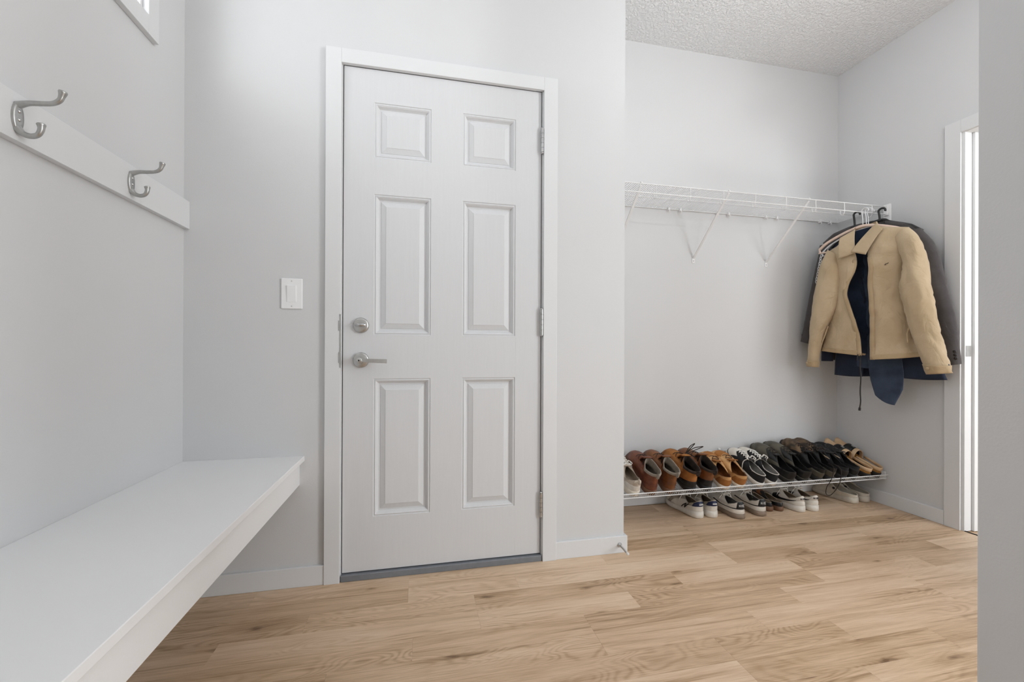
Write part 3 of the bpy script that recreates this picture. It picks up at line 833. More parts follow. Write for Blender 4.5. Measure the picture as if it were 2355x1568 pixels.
def letters(shoe, root, m, text, k_of, v_of, size, name='heel_lettering', off=0.0022, w=0.0022):
    """strokes of capital letters mapped on the shoe surface"""
    G = {'N': [[(0, 0), (0, 1), (1, 0), (1, 1)]], 'I': [[(.5, 0), (.5, 1)]], 'K': [[(0, 0), (0, 1)], [(1, 1), (0, .5), (1, 0)]], 'E': [[(1, 0), (0, 0), (0, 1), (1, 1)], [(0, .5), (.8, .5)]]}
    mb = MB()
    for i_, ch in enumerate(text):
        for st_ in G[ch]:
            P2 = []
            for a, b in zip(st_, st_[1:]):
                for t in range(5): P2.append((lerp(a[0], b[0], t / 5), lerp(a[1], b[1], t / 5)))
            P2.append(st_[-1])
            mb.tube([shoe.O(k_of(i_, gx), v_of(gy), off) for gx, gy in P2], w / 2, 5)
    return mb.build(name, m, root)

def lace_boot(label, foot, up, li, so, la, counter=None, loops=False, collar=None):
    s = Shoe(L=.308, Wd=.104, sole=.022, heel=.030, hc=.095, hs=.088, ht=.106, x0=.03, x1=.41, ow=.78, foot=foot, q=3.0, shaft=.042, lean=0.004, flare=1.07)
    t = empty('lace_up_boot'); tag(t, label, 'boot', 'boots on the shoe shelf')
    s.build(t, up, so, li)
    s.patch(t, 'toe_cap', up, .80, 1.20, 0.0, .40, 0.0022)
    s.patch(t, 'heel_counter', counter or up, -.34, .34, 0.0, .62, 0.0024, vf=lambda q: (0.0, .62 - .35 * abs(2 * q - 1) ** 2))
    s.patch(t, 'collar', collar or li, -.55, .55, 1.62, 2.0, 0.0035, nk=24)
    for sg in (1, -1):
        s.patch(t, 'eyelet_facing', up, sg * .62, sg * .86, .55, 1.98, 0.0025, nk=6, nv=12)
    s.tongue(t, up, .012, .05)
    mb = MB()
    for i_ in range(7):
        v = lerp(.62, 1.92, i_ / 6)
        for sg in (1, -1):
            mb.tube([s.O(lerp(sg * .80, sg * 1.2, q / 5), min(2, v + .12 * q / 5), .006) for q in range(6)], .0018, 5)
    if loops:
        c = s.O(1.0, 1.95, .01)
        for dx, dy, dz in ((.030, -.055, .045), (.035, -.105, .022), (-.01, -.05, -.01)):
            e = c + Vector((dx, dy, dz))
            mb.tube(smooth_pts([c, lerp(c, e, .55) + Vector((0, .004, .012)), e, e + Vector((.008, dy * .22, -.006)), lerp(c, e, .5) + Vector((.008, dy * .2, -.004)), c], 6), .0024, 6)
    mb.build('laces', la, t)
    mb = MB(); b0 = s.O(0, 1.55, .004)
    mb.tube(smooth_pts([b0, b0 + Vector((-.012, 0, .01)), b0 + Vector((-.012, 0, .03)), s.O(0, 2.0, .0)], 4), .003, 6, flat=2.0)
    mb.build('pull_loop', li, t)
    return t

def sneaker(name, label, foot, up, so, li, **kw):
    p = dict(L=.285, Wd=.104, sole=.026, heel=.032, hc=.092, hs=.068, ht=.088, x0=.02, x1=.44, ow=.70, foot=foot)
    group = kw.pop('group', None); cat = kw.pop('cat', 'sneaker')
    p.update(kw); s = Shoe(**p)
    t = empty(name); tag(t, label, cat, group)
    s.build(t, up, so, li)
    return t, s

UP = 'shoes on the tilted shelf'
LOW = 'shoes on the floor under the shelf'
# -- the shelf row, from the door wall to the right
t, s = sneaker('sneaker', 'cream mesh sneaker cut off by the wall, leftmost on the shoe shelf', 1, crm_lea, crm_sole, taupe_in, hc=.105, L=.30, group=UP)
s.patch(t, 'heel_tab', crm_sole, -.14, .14, .72, 1.0, .004); s.tongue(t, crm_lea); s.laces(t, lace_w)
s.patch(t, 'heel_counter', wht_lea, -.34, .34, .02, .5, .002)
MB().tube(smooth_pts([s.O(0, .8, .003), s.O(0, .85, .012), s.O(0, 1.0, .012), s.O(0, 1.0, 0)], 4), .004, 6, flat=2).build('pull_loop', crm_lea, t)
place_shelf(t, 1.950, 0)
place_shelf(lace_boot('chestnut lace-up boot, next to the cream sneaker at the wall end', 1, red_lea, gry_fleece, brn_sole, lace_b), 2.045, 5)
place_shelf(lace_boot('chestnut-brown lace-up boot, second boot from the wall end', -1, brn_lea, gry_fleece, brn_sole, lace_b), 2.163, 4)
place_shelf(lace_boot('ochre-brown boot with black heel and loose laces sticking up', 1, tan_lea, dark_fleece, blk_sole, lace_b, blk_lea, True), 2.277, 4)
place_shelf(lace_boot('dark-lined brown boot with black heel, beside the sand low shoes', -1, brn_lea, dark_fleece, blk_sole, lace_b, blk_lea), 2.385, 4)
for x, yaw, ft, lb in ((2.490, 8, 1, 'sand leather moc shoe nearest the brown boots'), (2.598, 4, -1, 'sand leather moc shoe beside the black canvas sneakers')):
    t, s = sneaker('moccasin', lb, ft, sand_lea, crm_sole, brn_lea, sole=.018, heel=.022, hc=.082, hs=.06, ht=.085, L=.285, q=3.0, group=UP, cat='shoe')
    s.patch(t, 'apron', tan_lea, .74, 1.26, .30, .62, .003)
    s.patch(t, 'heel_counter', tan_lea, -.30, .30, 0.02, .7, .0025)
    for sg in (1, -1): s.patch(t, 'side_flap', sand_lea, sg * .48, sg * .78, .45, .98, .004, nk=8)
    s.tongue(t, tan_lea, .022, .05); s.laces(t, lace_br, 3, .66, .95, bow=False)
    place_shelf(t, x, yaw)
for x, yaw, ft, lb in ((2.713, 5, 1, 'black canvas sneaker with white toe cap, the left of its pair'), (2.808, 2, -1, 'black canvas sneaker with white toe cap, beside the olive shoes')):
    t, s = sneaker('canvas_sneaker', lb, ft, blk_cloth, wht_sole, gry_in, sole=.024, heel=.026, hc=.076, hs=.064, ht=.080, L=.300, Wd=.090, q=3.0, group=UP)
    s.patch(t, 'toe_cap', wht_sole, .70, 1.30, 0.0, .48, .002, nk=20)
    s.patch(t, 'toe_trim', blk_print, .68, 1.32, .0, .05, .003, nk=20)
    s.tongue(t, blk_cloth, .02, .045); s.laces(t, lace_w, 6, .50, .97, .86, .0026, True, .02 if ft == 1 else 0)
    s.stroke(t, 'collar_piping', wht_sole, [(-.62 + i_ * 1.24 / 24, .995) for i_ in range(25)], .003)
    place_shelf(t, x, yaw)
for x, yaw, ft, lb in ((2.912, 1, 1, 'olive-grey leather dress shoe right of the canvas sneakers'), (3.020, -1, -1, 'olive-grey leather dress shoe left of the camouflage shoes')):
    t, s = sneaker('dress_shoe', lb, ft, olive_lea, blk_sole, dk_in, sole=.012, heel=.030, hc=.085, hs=.06, ht=.088, L=.320, Wd=.098, toe=.86, q=2.8, group=UP, cat='shoe')
    s.patch(t, 'quarter', blk_lea, -.50, .50, .02, .98, .0016, nk=30)
    for sg in (1, -1): s.patch(t, 'eyelet_facing', blk_lea, sg * .60, sg * .86, .62, .99, .003, nk=6)
    s.tongue(t, blk_lea, .016, .04); s.laces(t, lace_b, 4, .66, .95, .86, .0018, False)
    s.stroke(t, 'welt', olive_lea, [(-.99 + i_ * 1.98 / 50, .02) for i_ in range(51)], .004)
    place_shelf(t, x, yaw, .006, 0.0, 4 if ft == 1 else 6)
for x, yaw, ft, lb in ((3.105, 4, 1, 'black shoe with brown camouflage toe beside the olive dress shoes'), (3.192, 5, -1, 'black shoe with brown camouflage toe beside the strapped black shoes')):
    t, s = sneaker('camouflage_shoe', lb, ft, blk_lea, blk_sole, dk_in, hc=.095, hs=.072, ht=.098, L=.318, Wd=.084, q=3.4, group=UP, cat='shoe')
    s.patch(t, 'camouflage_toe', camo_m, .66, 1.34, .02, .78, .002, nk=20)
    s.patch(t, 'heel_counter', olive_lea, -.32, .32, .03, .62, .0025)
    s.tongue(t, blk_cloth, .02, .045); s.laces(t, lace_b, 5, .6, .95)
    if ft == -1:
        MB().tube(smooth_pts([(.06, -.01, .085), (.01, -.022, .098), (-.022, -.028, .045), (-.036, -.024, -.012), (-.044, -.004, -.062), (-.040, .024, -.058), (-.032, .040, -.01), (-.024, .034, .048), (.012, .018, .099), (.06, .004, .085)], 6), .0019, 6).build('loose_lace', lace_b, t)
    place_shelf(t, x, yaw, .006, 0.0, 6)
for x, yaw, ft, lb in ((3.280, 4, 1, 'black shoe with side strap and beige label, the left of its pair'), (3.366, 3, -1, 'black shoe with side strap next to the cream sandals')):
    t, s = sneaker('strap_shoe', lb, ft, blk_cloth, blk_sole, dk_in, hc=.088, hs=.07, ht=.092, L=.305, Wd=.082, q=3.2, group=UP, cat='shoe')
    for v0, v1 in ((.50, .66), (.74, .92)): s.patch(t, 'strap', blk_lea, .60, 1.40, v0, v1, .006, nk=18, nv=4)
    s.patch(t, 'label_tab', beige_tab, .58, .64, .6, .9, .004, nk=4, nv=4)
    s.patch(t, 'heel_counter', blk_lea, -.32, .32, .03, .7, .003)
    s.tongue(t, blk_lea, .018, .045)
    place_shelf(t, x, yaw)
def arch(mbx, s, xa, xb, h, n=16, th=0.0):
    rows = []
    for x in [lerp(xa, xb, q / 4) for q in range(5)]:
        row = []
        for i_ in range(n + 1):
            a = math.pi * i_ / n
            row.append(Vector((x * s.L + .012 * math.sin(a), (s.half(x) + .002 + th) * math.cos(a), s.zs(x) - .006 + (h + th) * math.sin(a) ** .8)))
        rows.append(row)
    mbx.grid(rows); return mbx
for x, yaw, ft, lb in ((3.455, 3, 1, 'cream and black sandal with ochre footbed, left of its pair'), (3.545, 1, -1, 'cream and black sandal with ochre footbed against the right wall')):
    s = Shoe(L=.305, Wd=.087, sole=.030, heel=.036, foot=ft, hc=.05, hs=.05, ht=.07)
    t = empty('strap_sandal'); tag(t, lb, 'sandal', UP)
    ks = s.ks(26)
    mb = MB(); rows = [[s.sole_pt(k, -.004, s.zb(s.wrap(k)[1])) for k in ks], [s.sole_pt(k, .003, s.zb(s.wrap(k)[1]) + .004) for k in ks], [s.sole_pt(k, .003, s.zs(s.wrap(k)[1]) - .004) for k in ks], [s.sole_pt(k, .0, s.zs(s.wrap(k)[1])) for k in ks]]
    mb.grid(rows, True); mb.cap(rows[0], True); mb.build('sole', blk_sole, t)
    mb = MB(); ring = [s.sole_pt(k, -.001, s.zs(s.wrap(k)[1]) + .001) for k in ks]; r2_ = [s.sole_pt(k, -.012, s.zs(s.wrap(k)[1]) - .003) for k in ks]
    mb.grid([ring, r2_], True); mb.cap(r2_); mb.build('footbed', ochre_bed, t)
    arch(MB(), s, .74, .97, .038).build('toe_strap', crm_strap, t, solid=.003)
    arch(MB(), s, .56, .72, .052, th=.002).build('instep_strap', blk_lea, t, solid=.003)
    arch(MB(), s, .47, .545, .058, th=.001).build('ankle_strap', crm_strap, t, solid=.003)
    mb = MB(); rows = []
    for i_ in range(21):
        k = -.46 + .92 * i_ / 20; b = s.sole_pt(k, 0.001); b.z += .002
        tp_ = Vector((b.x + .004, b.y * .92, b.z + .020 + .014 * math.cos(math.pi * k)))
        rows.append([lerp(b, tp_, .38), lerp(b, tp_, .7), tp_])
    mb.grid(rows); mb.build('heel_strap', crm_strap, t, solid=.003)
    mb = MB(); mb.box((s.L * .62, -.006, s.zs(.6) + .046), (s.L * .68, .006, s.zs(.6) + .054)); mb.build('buckle', nickel_m, t, bevel=.002)
    place_shelf(t, x, yaw)

# -- shoes on the floor
for x, y, yaw, ft, lb in ((2.372, .244, -4, 1, 'off-white running shoe with black letter N and navy heel patch'), (2.460, .236, 5, -1, 'off-white running shoe with navy heel patch beside the taupe-soled sneaker')):
    t, s = sneaker('running_shoe', lb, ft, grysuede, wht_sole, taupe_in, sole=.028, heel=.036, hc=.098, hs=.068, ht=.09, L=.27, Wd=.096, group=LOW)
    s.patch(t, 'heel_counter', wht_lea, -.40, .40, .0, .52, .0025, nk=20)
    s.patch(t, 'heel_patch', navy_lea, -.27, .27, .46, .92, .0035, nk=16)
    mb = MB()
    for v in (.64, .72):
        mb.tube([s.O(-.07 + .14 * q / 6, v, .0045) for q in range(7)], .0018, 5)
    mb.build('heel_print', wht_print, t)
    s.patch(t, 'toe_overlay', wht_lea, .72, 1.28, .0, .30, .0022, nk=18)
    for sg in (1, -1):
        s.patch(t, 'side_overlay', wht_lea, sg * .40, sg * .64, .04, .96, .0018, nk=8)
        letters(s, t, blk_print, 'N', lambda i_, gx, sg=sg: sg * (.440 - .060 * gx) if sg > 0 else sg * (.380 + .060 * gx), lambda gy: .12 + .62 * gy, 1, 'side_letter', .0045, .0055)
    s.tongue(t, wht_lea, .018, .045); s.laces(t, lace_w, 5, .5, .95)
    place_floor(t, x, y, yaw)
for x, y, yaw, ft, lb in ((2.586, .192, 3, 1, 'white sneaker with black heel tab and taupe sole, next to the running shoes'), (2.744, .202, 3, -1, 'white sneaker with black heel tab and taupe sole, next to the brown loafers')):
    t, s = sneaker('court_sneaker', lb, ft, wht_lea, gum_sole, gry_in, sole=.024, heel=.026, hc=.094, hs=.066, ht=.088, L=.29, Wd=.108, group=LOW)
    s.patch(t, 'side_stripe', blk_print, -.66, .66, .40, .49, .002, nk=36, nv=3)
    s.patch(t, 'heel_overlay', wht_lea, -.36, .36, .02, .36, .0022, nk=20)
    s.patch(t, 'heel_tab', blk_print, -.15, .15, .42, 1.0, .0035, nk=12)
    letters(s, t, wht_print, 'NIKE', lambda i_, gx: .085 - .045 * i_ - .030 * gx, lambda gy: .62 + .18 * gy, 1, 'heel_lettering', .0045, .0016)
    s.patch(t, 'toe_overlay', wht_lea, .74, 1.26, .02, .30, .002, nk=16)
    s.tongue(t, wht_lea, .02, .045); s.laces(t, lace_w, 5, .5, .95)
    place_floor(t, x, y, yaw)
for x, y, yaw, ft, lb in ((2.838, .252, -1, 1, 'dark loafer with brown sole, half hidden behind the white sneaker'), (2.905, .240, 4, -1, 'dark loafer with brown sole left of the sneaker with a curved black stripe')):
    t, s = sneaker('loafer', lb, ft, blk_lea, brn_sole, taupe_in, sole=.020, heel=.026, hc=.05, hs=.045, ht=.068, L=.26, Wd=.076, x1=.50, ow=.82, group=LOW, cat='shoe')
    s.patch(t, 'vamp_strap', brn_lea, .66, 1.34, .6, .8, .003, nk=16)
    place_floor(t, x, y, yaw)
for x, y, yaw, ft, lb in ((3.006, .204, -2, 1, 'white sneaker with a curved black stripe on its side'), (3.100, .199, 4, -1, 'white sneaker showing its heel, right of the curved-stripe one')):
    t, s = sneaker('low_sneaker', lb, ft, wht_lea, wht_sole, taupe_in, sole=.026, heel=.034, hc=.092, hs=.064, ht=.086, L=.288, Wd=.096, group=LOW)
    s.patch(t, 'heel_tab', wht_lea, -.20, .20, .55, 1.0, .003, nk=12)
    letters(s, t, blk_print, 'NIKE', lambda i_, gx: .10 - .052 * i_ - .034 * gx, lambda gy: .66 + .16 * gy, 1, 'heel_lettering', .0045, .0022)
    s.patch(t, 'heel_counter', wht_sole, -.34, .34, .02, .46, .0022, nk=18)
    for sg in (1, -1):
        s.patch(t, 'side_stripe', blk_print, sg * .20, sg * .66, .3, .5, .0025, nk=20, nv=4, vf=lambda q: (lerp(.54, .20, math.sin(min(1, q * 1.25) * math.pi / 2)) + (max(0, q - .8) * 1.8), lerp(.58, .50, q) + (max(0, q - .75) * 1.4)))
    s.tongue(t, wht_lea, .018, .045); s.laces(t, lace_w, 5, .5, .95)
    place_floor(t, x, y, yaw)
for x, y, yaw, ft, lb in ((3.448, .250, -5, 1, 'cream foam clog with black strap rivet, left of its pair'), (3.545, .252, -1, -1, 'cream foam clog against the right baseboard')):
    t, s = sneaker('foam_clog', lb, ft, eva_m, eva_m, eva_m, sole=.026, heel=.034, hc=.050, hs=.058, ht=.098, x0=.01, x1=.57, ow=.93, L=.262, Wd=.096, q=2.0, group=LOW, cat='clog')
    s.stroke(t, 'rim', eva_m, [(-.99 + i_ * 1.98 / 60, .99) for i_ in range(61)], .006, .0)
    for sg in (1, -1):
        c = s.O(sg * .57, .84, .001)
        MB().lathe([(.0001, .005), (.0035, .0048), (.0072, .003), (.0078, 0)], c, (0, sg, .1), 14).build('strap_rivet', blk_print, t)
    mb = MB(); rows = []
    for i_ in range(19):
        a = math.pi * i_ / 18; pa = s.O(.57, .86, .003); pb = s.O(-.57, .86, .003)
        c = (pa + pb) / 2; hy = abs(pa.y - pb.y) / 2
        x_ = c.x + .052 * math.sin(a); z_ = c.z + .006 + .020 * math.sin(a)
        rows.append([Vector((x_ - .005, c.y + hy * math.cos(a), z_ - .006)), Vector((x_ + .004, c.y + hy * math.cos(a), z_ + .006))])
    mb.grid(rows); mb.build('heel_strap', eva_m, t, solid=.003)
    mb = MB()
    for k_ in (.86, .94, 1.02, 1.1):
        for v_ in (.35, .55):
            n_ = s.normal(k_, v_); mb.lathe([(.0001, .0006), (.0035, .0006), (.0038, 0)], s.F(k_, v_), n_, 8)
    mb.build('vent_holes', dk_in, t)
    place_floor(t, x, y, yaw)

# ---------------------------------------------------------------- coats
def cloth(name, c, c2, fold=0.5, bs=60, rough=0.85, sheen=0.15, crease=0.12):
    m = mat(name, c, rough=rough, c2=c2, vscale=9, bump=fold, bscale=bs, spec=0.25, sheen=sheen)
    N, L = m.node_tree.nodes, m.node_tree.links
    P = N['Principled BSDF']; fine = P.inputs['Normal'].links[0].from_node
    tc = next(n for n in N if n.type == 'TEX_COORD')
    mp = N.new('ShaderNodeMapping'); mp.inputs['Scale'].default_value = (1.0, 1.0, 0.75); mp.inputs['Rotation'].default_value = (0, 0.5, 0)
    L.new(tc.outputs['Object'], mp.inputs[0])
    w = N.new('ShaderNodeTexNoise'); w.inputs['Scale'].default_value = 8.5; w.inputs['Detail'].default_value = 4; w.inputs['Distortion'].default_value = 0.9
    L.new(mp.outputs[0], w.inputs['Vector'])
    # creases: ridges where the noise crosses its mean
    a = N.new('ShaderNodeMath'); a.operation = 'SUBTRACT'; a.inputs[1].default_value = 0.5; L.new(w.outputs['Fac'], a.inputs[0])
    b = N.new('ShaderNodeMath'); b.operation = 'ABSOLUTE'; L.new(a.outputs[0], b.inputs[0])
    d = N.new('ShaderNodeMath'); d.operation = 'POWER'; d.inputs[1].default_value = 0.7; L.new(b.outputs[0], d.inputs[0])
    bp = N.new('ShaderNodeBump'); bp.inputs['Strength'].default_value = crease; bp.inputs['Distance'].default_value = 0.03
    L.new(d.outputs[0], bp.inputs['Height']); L.new(fine.outputs[0], bp.inputs['Normal']); L.new(bp.outputs[0], P.inputs['Normal'])
    return m
tan_cloth = cloth('khaki_cotton', srgb(202, 181, 150), srgb(189, 167, 135), .5, 45, crease=0.34)
tan_dark = cloth('khaki_rib', srgb(190, 167, 134), srgb(178, 154, 120), .6, 90, crease=0.2)
grey_wool = cloth('charcoal_wool', srgb(84, 80, 80), srgb(70, 66, 66), .35, 400)
navy_wool = cloth('navy_wool', srgb(40, 48, 66), srgb(30, 37, 54), .3, 400)
denim_m = cloth('faded_navy_denim', srgb(66, 78, 96), srgb(42, 52, 70), .4, 300)
fleece_m = cloth('navy_fleece', srgb(44, 56, 76), srgb(30, 40, 58), .8, 220)
blk_plastic = mat('black_plastic', srgb(24, 24, 25), 0.35)
pink_plastic = mat('blush_plastic', srgb(232, 206, 190), 0.4)
clear_wire = mat('white_hanger_plastic', srgb(236, 236, 238), 0.3)
btn_m = mat('dark_button', srgb(34, 30, 30), 0.3)

def fold(s, z, seed, a=1.0):
    rid = lambda v: 1 - 2 * min(1, abs(v) * 2.2)
    return a * (0.55 * noise.noise((s * 11 + seed, z * 2.2, seed)) + 0.34 * noise.noise((s * 7 - z * 9, z * 7 + s * 5, seed + 3)) + 0.12 * rid(noise.noise((s * 10 + z * 6 + seed, z * 9 - s * 7, seed + 9))) + 0.16 * noise.noise((s * 30, z * 16, seed + 7)))

class Coat:
    def __init__(s, name, label, cat, c, phi, zhem):
        s.t = empty(name, (c[0], c[1], zhem), (0, 0, R(phi - 90))); tag(s.t, label, cat, 'clothes on hangers'); s.z0 = zhem
    def p(s, a, d, z): return Vector((a, d, z - s.z0))
    def body(s, name, m, ztop, zhem, sl, sr, el, er, B, seed, wr=0.012, nv=52, inner=0.0, v0=0.0, v1=1.0, out=0.0, solid=0.003, only=None):
        rows = []
        for j in range(nv + 1):
            v = lerp(v0, v1, j / nv); b = B * min(1, v / .16) ** .6 + .006
            a0, a1, e0, e1 = sl(v) + inner - out, sr(v) - inner + out, el(v), er(v); row = []
            def pt(sv, dep):
                z = lerp(ztop(sv), zhem(sv), v)
                w = fold(sv, z, seed + (5 if dep > 0 else 0), wr) * min(1, v / .12 + .15)
                return s.p(sv, dep + w, z)
            if only != 'back':
                for i_ in range(21):
                    t = i_ / 20; row.append(pt(lerp(e0, a0, t), -(b - inner + out) * (1 - t ** 2.6) * lerp(.92, 1, min(1, t * 4))))
            for i_ in range(1, 30):
                t = i_ / 30; row.append(pt(lerp(a0, a1, t), (b - inner + out) * .8 * (1 - abs(2 * t - 1) ** 3)))
            if only != 'back':
                for i_ in range(21):
                    t = 1 - i_ / 20; row.append(pt(lerp(e1, a1, t), -(b - inner + out) * (1 - t ** 2.6) * lerp(.92, 1, min(1, t * 4))))
            rows.append(row)
        mb = MB(); mb.grid(rows); return mb.build(name, m, s.t, solid=solid)
    def sleeve(s, m, st, seed, wr=.10, name='sleeve', cuff=None, cuff_m=None):
        """st: stations (outer s, z, inner s, z, depth centre, depth radius)"""
        A = smooth_pts([(q[0], q[1], 0) for q in st], 8); Bp = smooth_pts([(q[2], q[3], 0) for q in st], 8); C_ = smooth_pts([(q[4], q[5], 0) for q in st], 8)
        rows = []; n = len(A)
        for j, (a, b, c) in enumerate(zip(A, Bp, C_)):
            mid = (a + b) / 2; hv = (a - b) / 2; row = []
            for i_ in range(28):
                th = 2 * math.pi * i_ / 28
                z = mid.y; w = 1 + wr * (noise.noise((math.cos(th) * 1.3 + seed, math.sin(th) * 1.3, z * 9 + math.cos(th) * 1.6)) + .5 * (1 - 2 * min(1, 2.4 * abs(noise.noise((math.cos(th) * 1.5, math.sin(th) * 1.5 + seed, z * 13 + math.cos(th + seed) * 1.5))))) * min(1, j / 12))
                q = mid + hv * math.cos(th) * w
                row.append(s.p(q.x, c.x + c.y * math.sin(th) * w, q.y))
            rows.append(row)
        mb = MB(); mb.grid(rows, True); mb.cap(rows[0], True)
        o = mb.build(name, m, s.t)
        # inside of the cuff
        c0 = sum(rows[-1], Vector()) / 28
        mb = MB(); mb.grid([rows[-1], [lerp(p_, c0, .12) for p_ in rows[-1]], [lerp(p_, c0, .2) + Vector((0, 0, .05)) for p_ in rows[-1]]], True); mb.cap([lerp(p_, c0, .2) + Vector((0, 0, .05)) for p_ in rows[-1]]); mb.build('sleeve_lining', navy_wool, s.t)
        if cuff:
            k = next(i_ for i_ in range(n) if (A[i_].y + Bp[i_].y) / 2 < cuff)
            mb = MB(); rr = []
            for r_ in rows[k:]:
                c0 = sum(r_, Vector()) / 28; rr.append([c0 + (p_ - c0) * 1.07 for p_ in r_])
            rr = [[lerp(a_, b_, .8) for a_, b_ in zip(rows[k], rr[0])]] + rr + [rows[-1]]
            mb.grid(rr, True); mb.build('cuff', cuff_m or m, s.t)
        return o
    def sheet(s, name, m, pts, n=14, seed=0, wr=.004, solid=.004, bulge=0.0):
        """a patch between two polylines of (s, depth, z)"""
        A = smooth_pts(pts[0], 6); Bp = smooth_pts(pts[1], 6); rows = []
        for a, b in zip(A, Bp):
            row = []
            for i_ in range(n + 1):
                t = i_ / n; q = lerp(a, b, t); q = Vector(q); q.y += fold(q.x, q.z, seed, wr) - bulge * math.sin(math.pi * t)
                row.append(s.p(q.x, q.y, q.z))
            rows.append(row)
        mb = MB(); mb.grid(rows); return mb.build(name, m, s.t, solid=solid)
    def tube(s, name, m, pts, r, n=8, parent=None, flat=1.0):
        return MB().tube([s.p(*q) for q in pts], r, n, flat=flat).build(name, m, parent or s.t)

def hanger(label, c, phi, m, halfw, zc, drop, r=.0045, hook_m=None, bar=True, hs=0.0, hr=None, zt=1.757):
    """a coat hanger: arms, bar and a hook over the lip rail"""
    t = empty('coat_hanger', (c[0], c[1], zc), (0, 0, R(phi - 90))); tag(t, label, 'hanger', 'coat hangers on the shelf rail')
    arms = smooth_pts([(-halfw, 0, -drop), (-halfw * .8, 0, -drop * .62), (-halfw * .4, 0, -drop * .2), (hs - .02, 0, 0), (hs + .02, 0, 0), (halfw * .4, 0, -drop * .2), (halfw * .8, 0, -drop * .62), (halfw, 0, -drop)], 5)
    MB().tube(arms, r, 8, flat=1.3).build('arms', m, t)
    if bar:
        MB().tube(smooth_pts([(-halfw, 0, -drop), (-halfw * .97, 0, -drop - .018), (-halfw * .85, 0, -drop - .022), (halfw * .85, 0, -drop - .022), (halfw * .97, 0, -drop - .018), (halfw, 0, -drop)], 5), r * .8, 7).build('bar', m, t)
    h = zt - zc; rc = .015
    pts = [(hs, 0, -.004), (hs - .002, 0, (h - rc) * .5), (hs - .006, 0, h - rc)]
    for i_ in range(1, 11):                     # the crook goes over the lip rail
        a = math.pi * (1.0 - 1.12 * i_ / 10)
        pts.append((hs - .006 + rc + rc * math.cos(a), 0, h - rc + rc * math.sin(a)))
    MB().tube(smooth_pts(pts, 3), hr or r * .8, 7).build('hook', hook_m or m, t)
    return t

WR = .024
# --- khaki jacket, front of the row
J = Coat('khaki_jacket', 'khaki zip jacket with navy lining, frontmost of the hanging clothes', 'jacket', (3.385, .170), 20, .88)
zt = lambda a: interp([-.21, -.125, -.045, .03, .075, .20, .24], [1.515, 1.560, 1.630, 1.640, 1.632, 1.597, 1.57], a)
zh = lambda a: interp([-.21, .014, .05, .15, .25], [.925, .897, .876, .884, .898], a)
sl = lambda v: interp([0, .08, .2, .5, .75, 1], [-.180, -.168, -.150, -.135, -.172, -.207], v)
sr = lambda v: interp([0, .08, .2, .5, .75, 1], [.198, .196, .190, .190, .215, .250], v)
el_ = lambda v: interp([0, .13, .22, .31, .40, .48, .60, .72, .83, .94, 1], [-.045, -.030, -.014, -.006, -.036, -.058, -.040, -.014, .004, .014, .014], v)
er_ = lambda v: interp([0, .13, .22, .28, .42, .55, .75, 1], [.070, .052, .026, .046, .037, .046, .050, .049], v)
soft = lambda f, v: sum(f(min(1, max(0, v + q * .012))) for q in range(-4, 5)) / 9
el = lambda v: soft(el_, v)
er = lambda v: soft(er_, v)
J.body('body', tan_cloth, zt, zh, sl, sr, el, er, .055, 2, WR)
J.body('lining', fleece_m, zt, zh, sl, sr, lambda v: el(v) - .004, lambda v: er(v) + .004, .055, 2, WR, inner=.008, solid=.0, v1=.985)
J.body('hem_band', tan_dark, zt, zh, sl, sr, el, er, .055, 2, WR, nv=6, v0=.962, v1=1.0, out=.0022)
J.sleeve(tan_cloth, [(-.172, 1.548, -.100, 1.500, .0, .035), (-.196, 1.47, -.098, 1.42, -.012, .056), (-.216, 1.377, -.100, 1.329, -.018, .058), (-.246, 1.147, -.118, 1.185, -.028, .054), (-.254, 1.00, -.166, 1.06, -.034, .048), (-.258, .904, -.199, .913, -.036, .040), (-.266, .828, -.206, .822, -.036, .033)], 11, .10, cuff=.868, cuff_m=tan_dark)
J.sleeve(tan_cloth, [(.196, 1.598, .135, 1.545, .0, .036), (.243, 1.53, .168, 1.45, -.014, .060), (.268, 1.423, .178, 1.363, -.022, .066), (.289, 1.276, .165, 1.263, -.032, .064), (.315, 1.096, .198, 1.117, -.042, .058), (.339, .954, .226, .99, -.048, .050), (.354, .88, .254, .892, -.050, .044), (.366, .817, .276, .806, -.050, .036)], 23, .12, cuff=.858, cuff_m=tan_dark)
# collar: fall on both sides of the neck and a stand behind
J.sheet('collar_fall', tan_cloth, [[(-.030, -.018, 1.636), (-.060, -.045, 1.612), (-.088, -.066, 1.592)], [(-.012, -.070, 1.490), (-.050, -.078, 1.478), (-.090, -.076, 1.468)]], 12, 4, .004, .004, .012)
J.sheet('collar_fall', tan_cloth, [[(.060, -.010, 1.652), (.080, -.030, 1.632), (.098, -.045, 1.607)], [(-.028, -.086, 1.500), (.004, -.086, 1.483), (.036, -.078, 1.470)]], 14, 6, .006, .004, .012)
J.sheet('collar_stand', tan_dark, [[(-.040, -.020, 1.628), (-.038, .018, 1.640), (.012, .038, 1.640), (.062, .018, 1.648), (.068, -.015, 1.640)], [(-.034, -.014, 1.648), (-.030, .014, 1.662), (.012, .030, 1.664), (.056, .014, 1.668), (.062, -.010, 1.658)]], 4, 2, .001, .003)
def along(f, v, side, d):
    z = lerp(zt(f(v)), zh(f(v)), v); b = .055 * min(1, v / .16) ** .6 + .006
    return (f(v), -b * .92 + fold(f(v), z, 2, WR) - d, z)
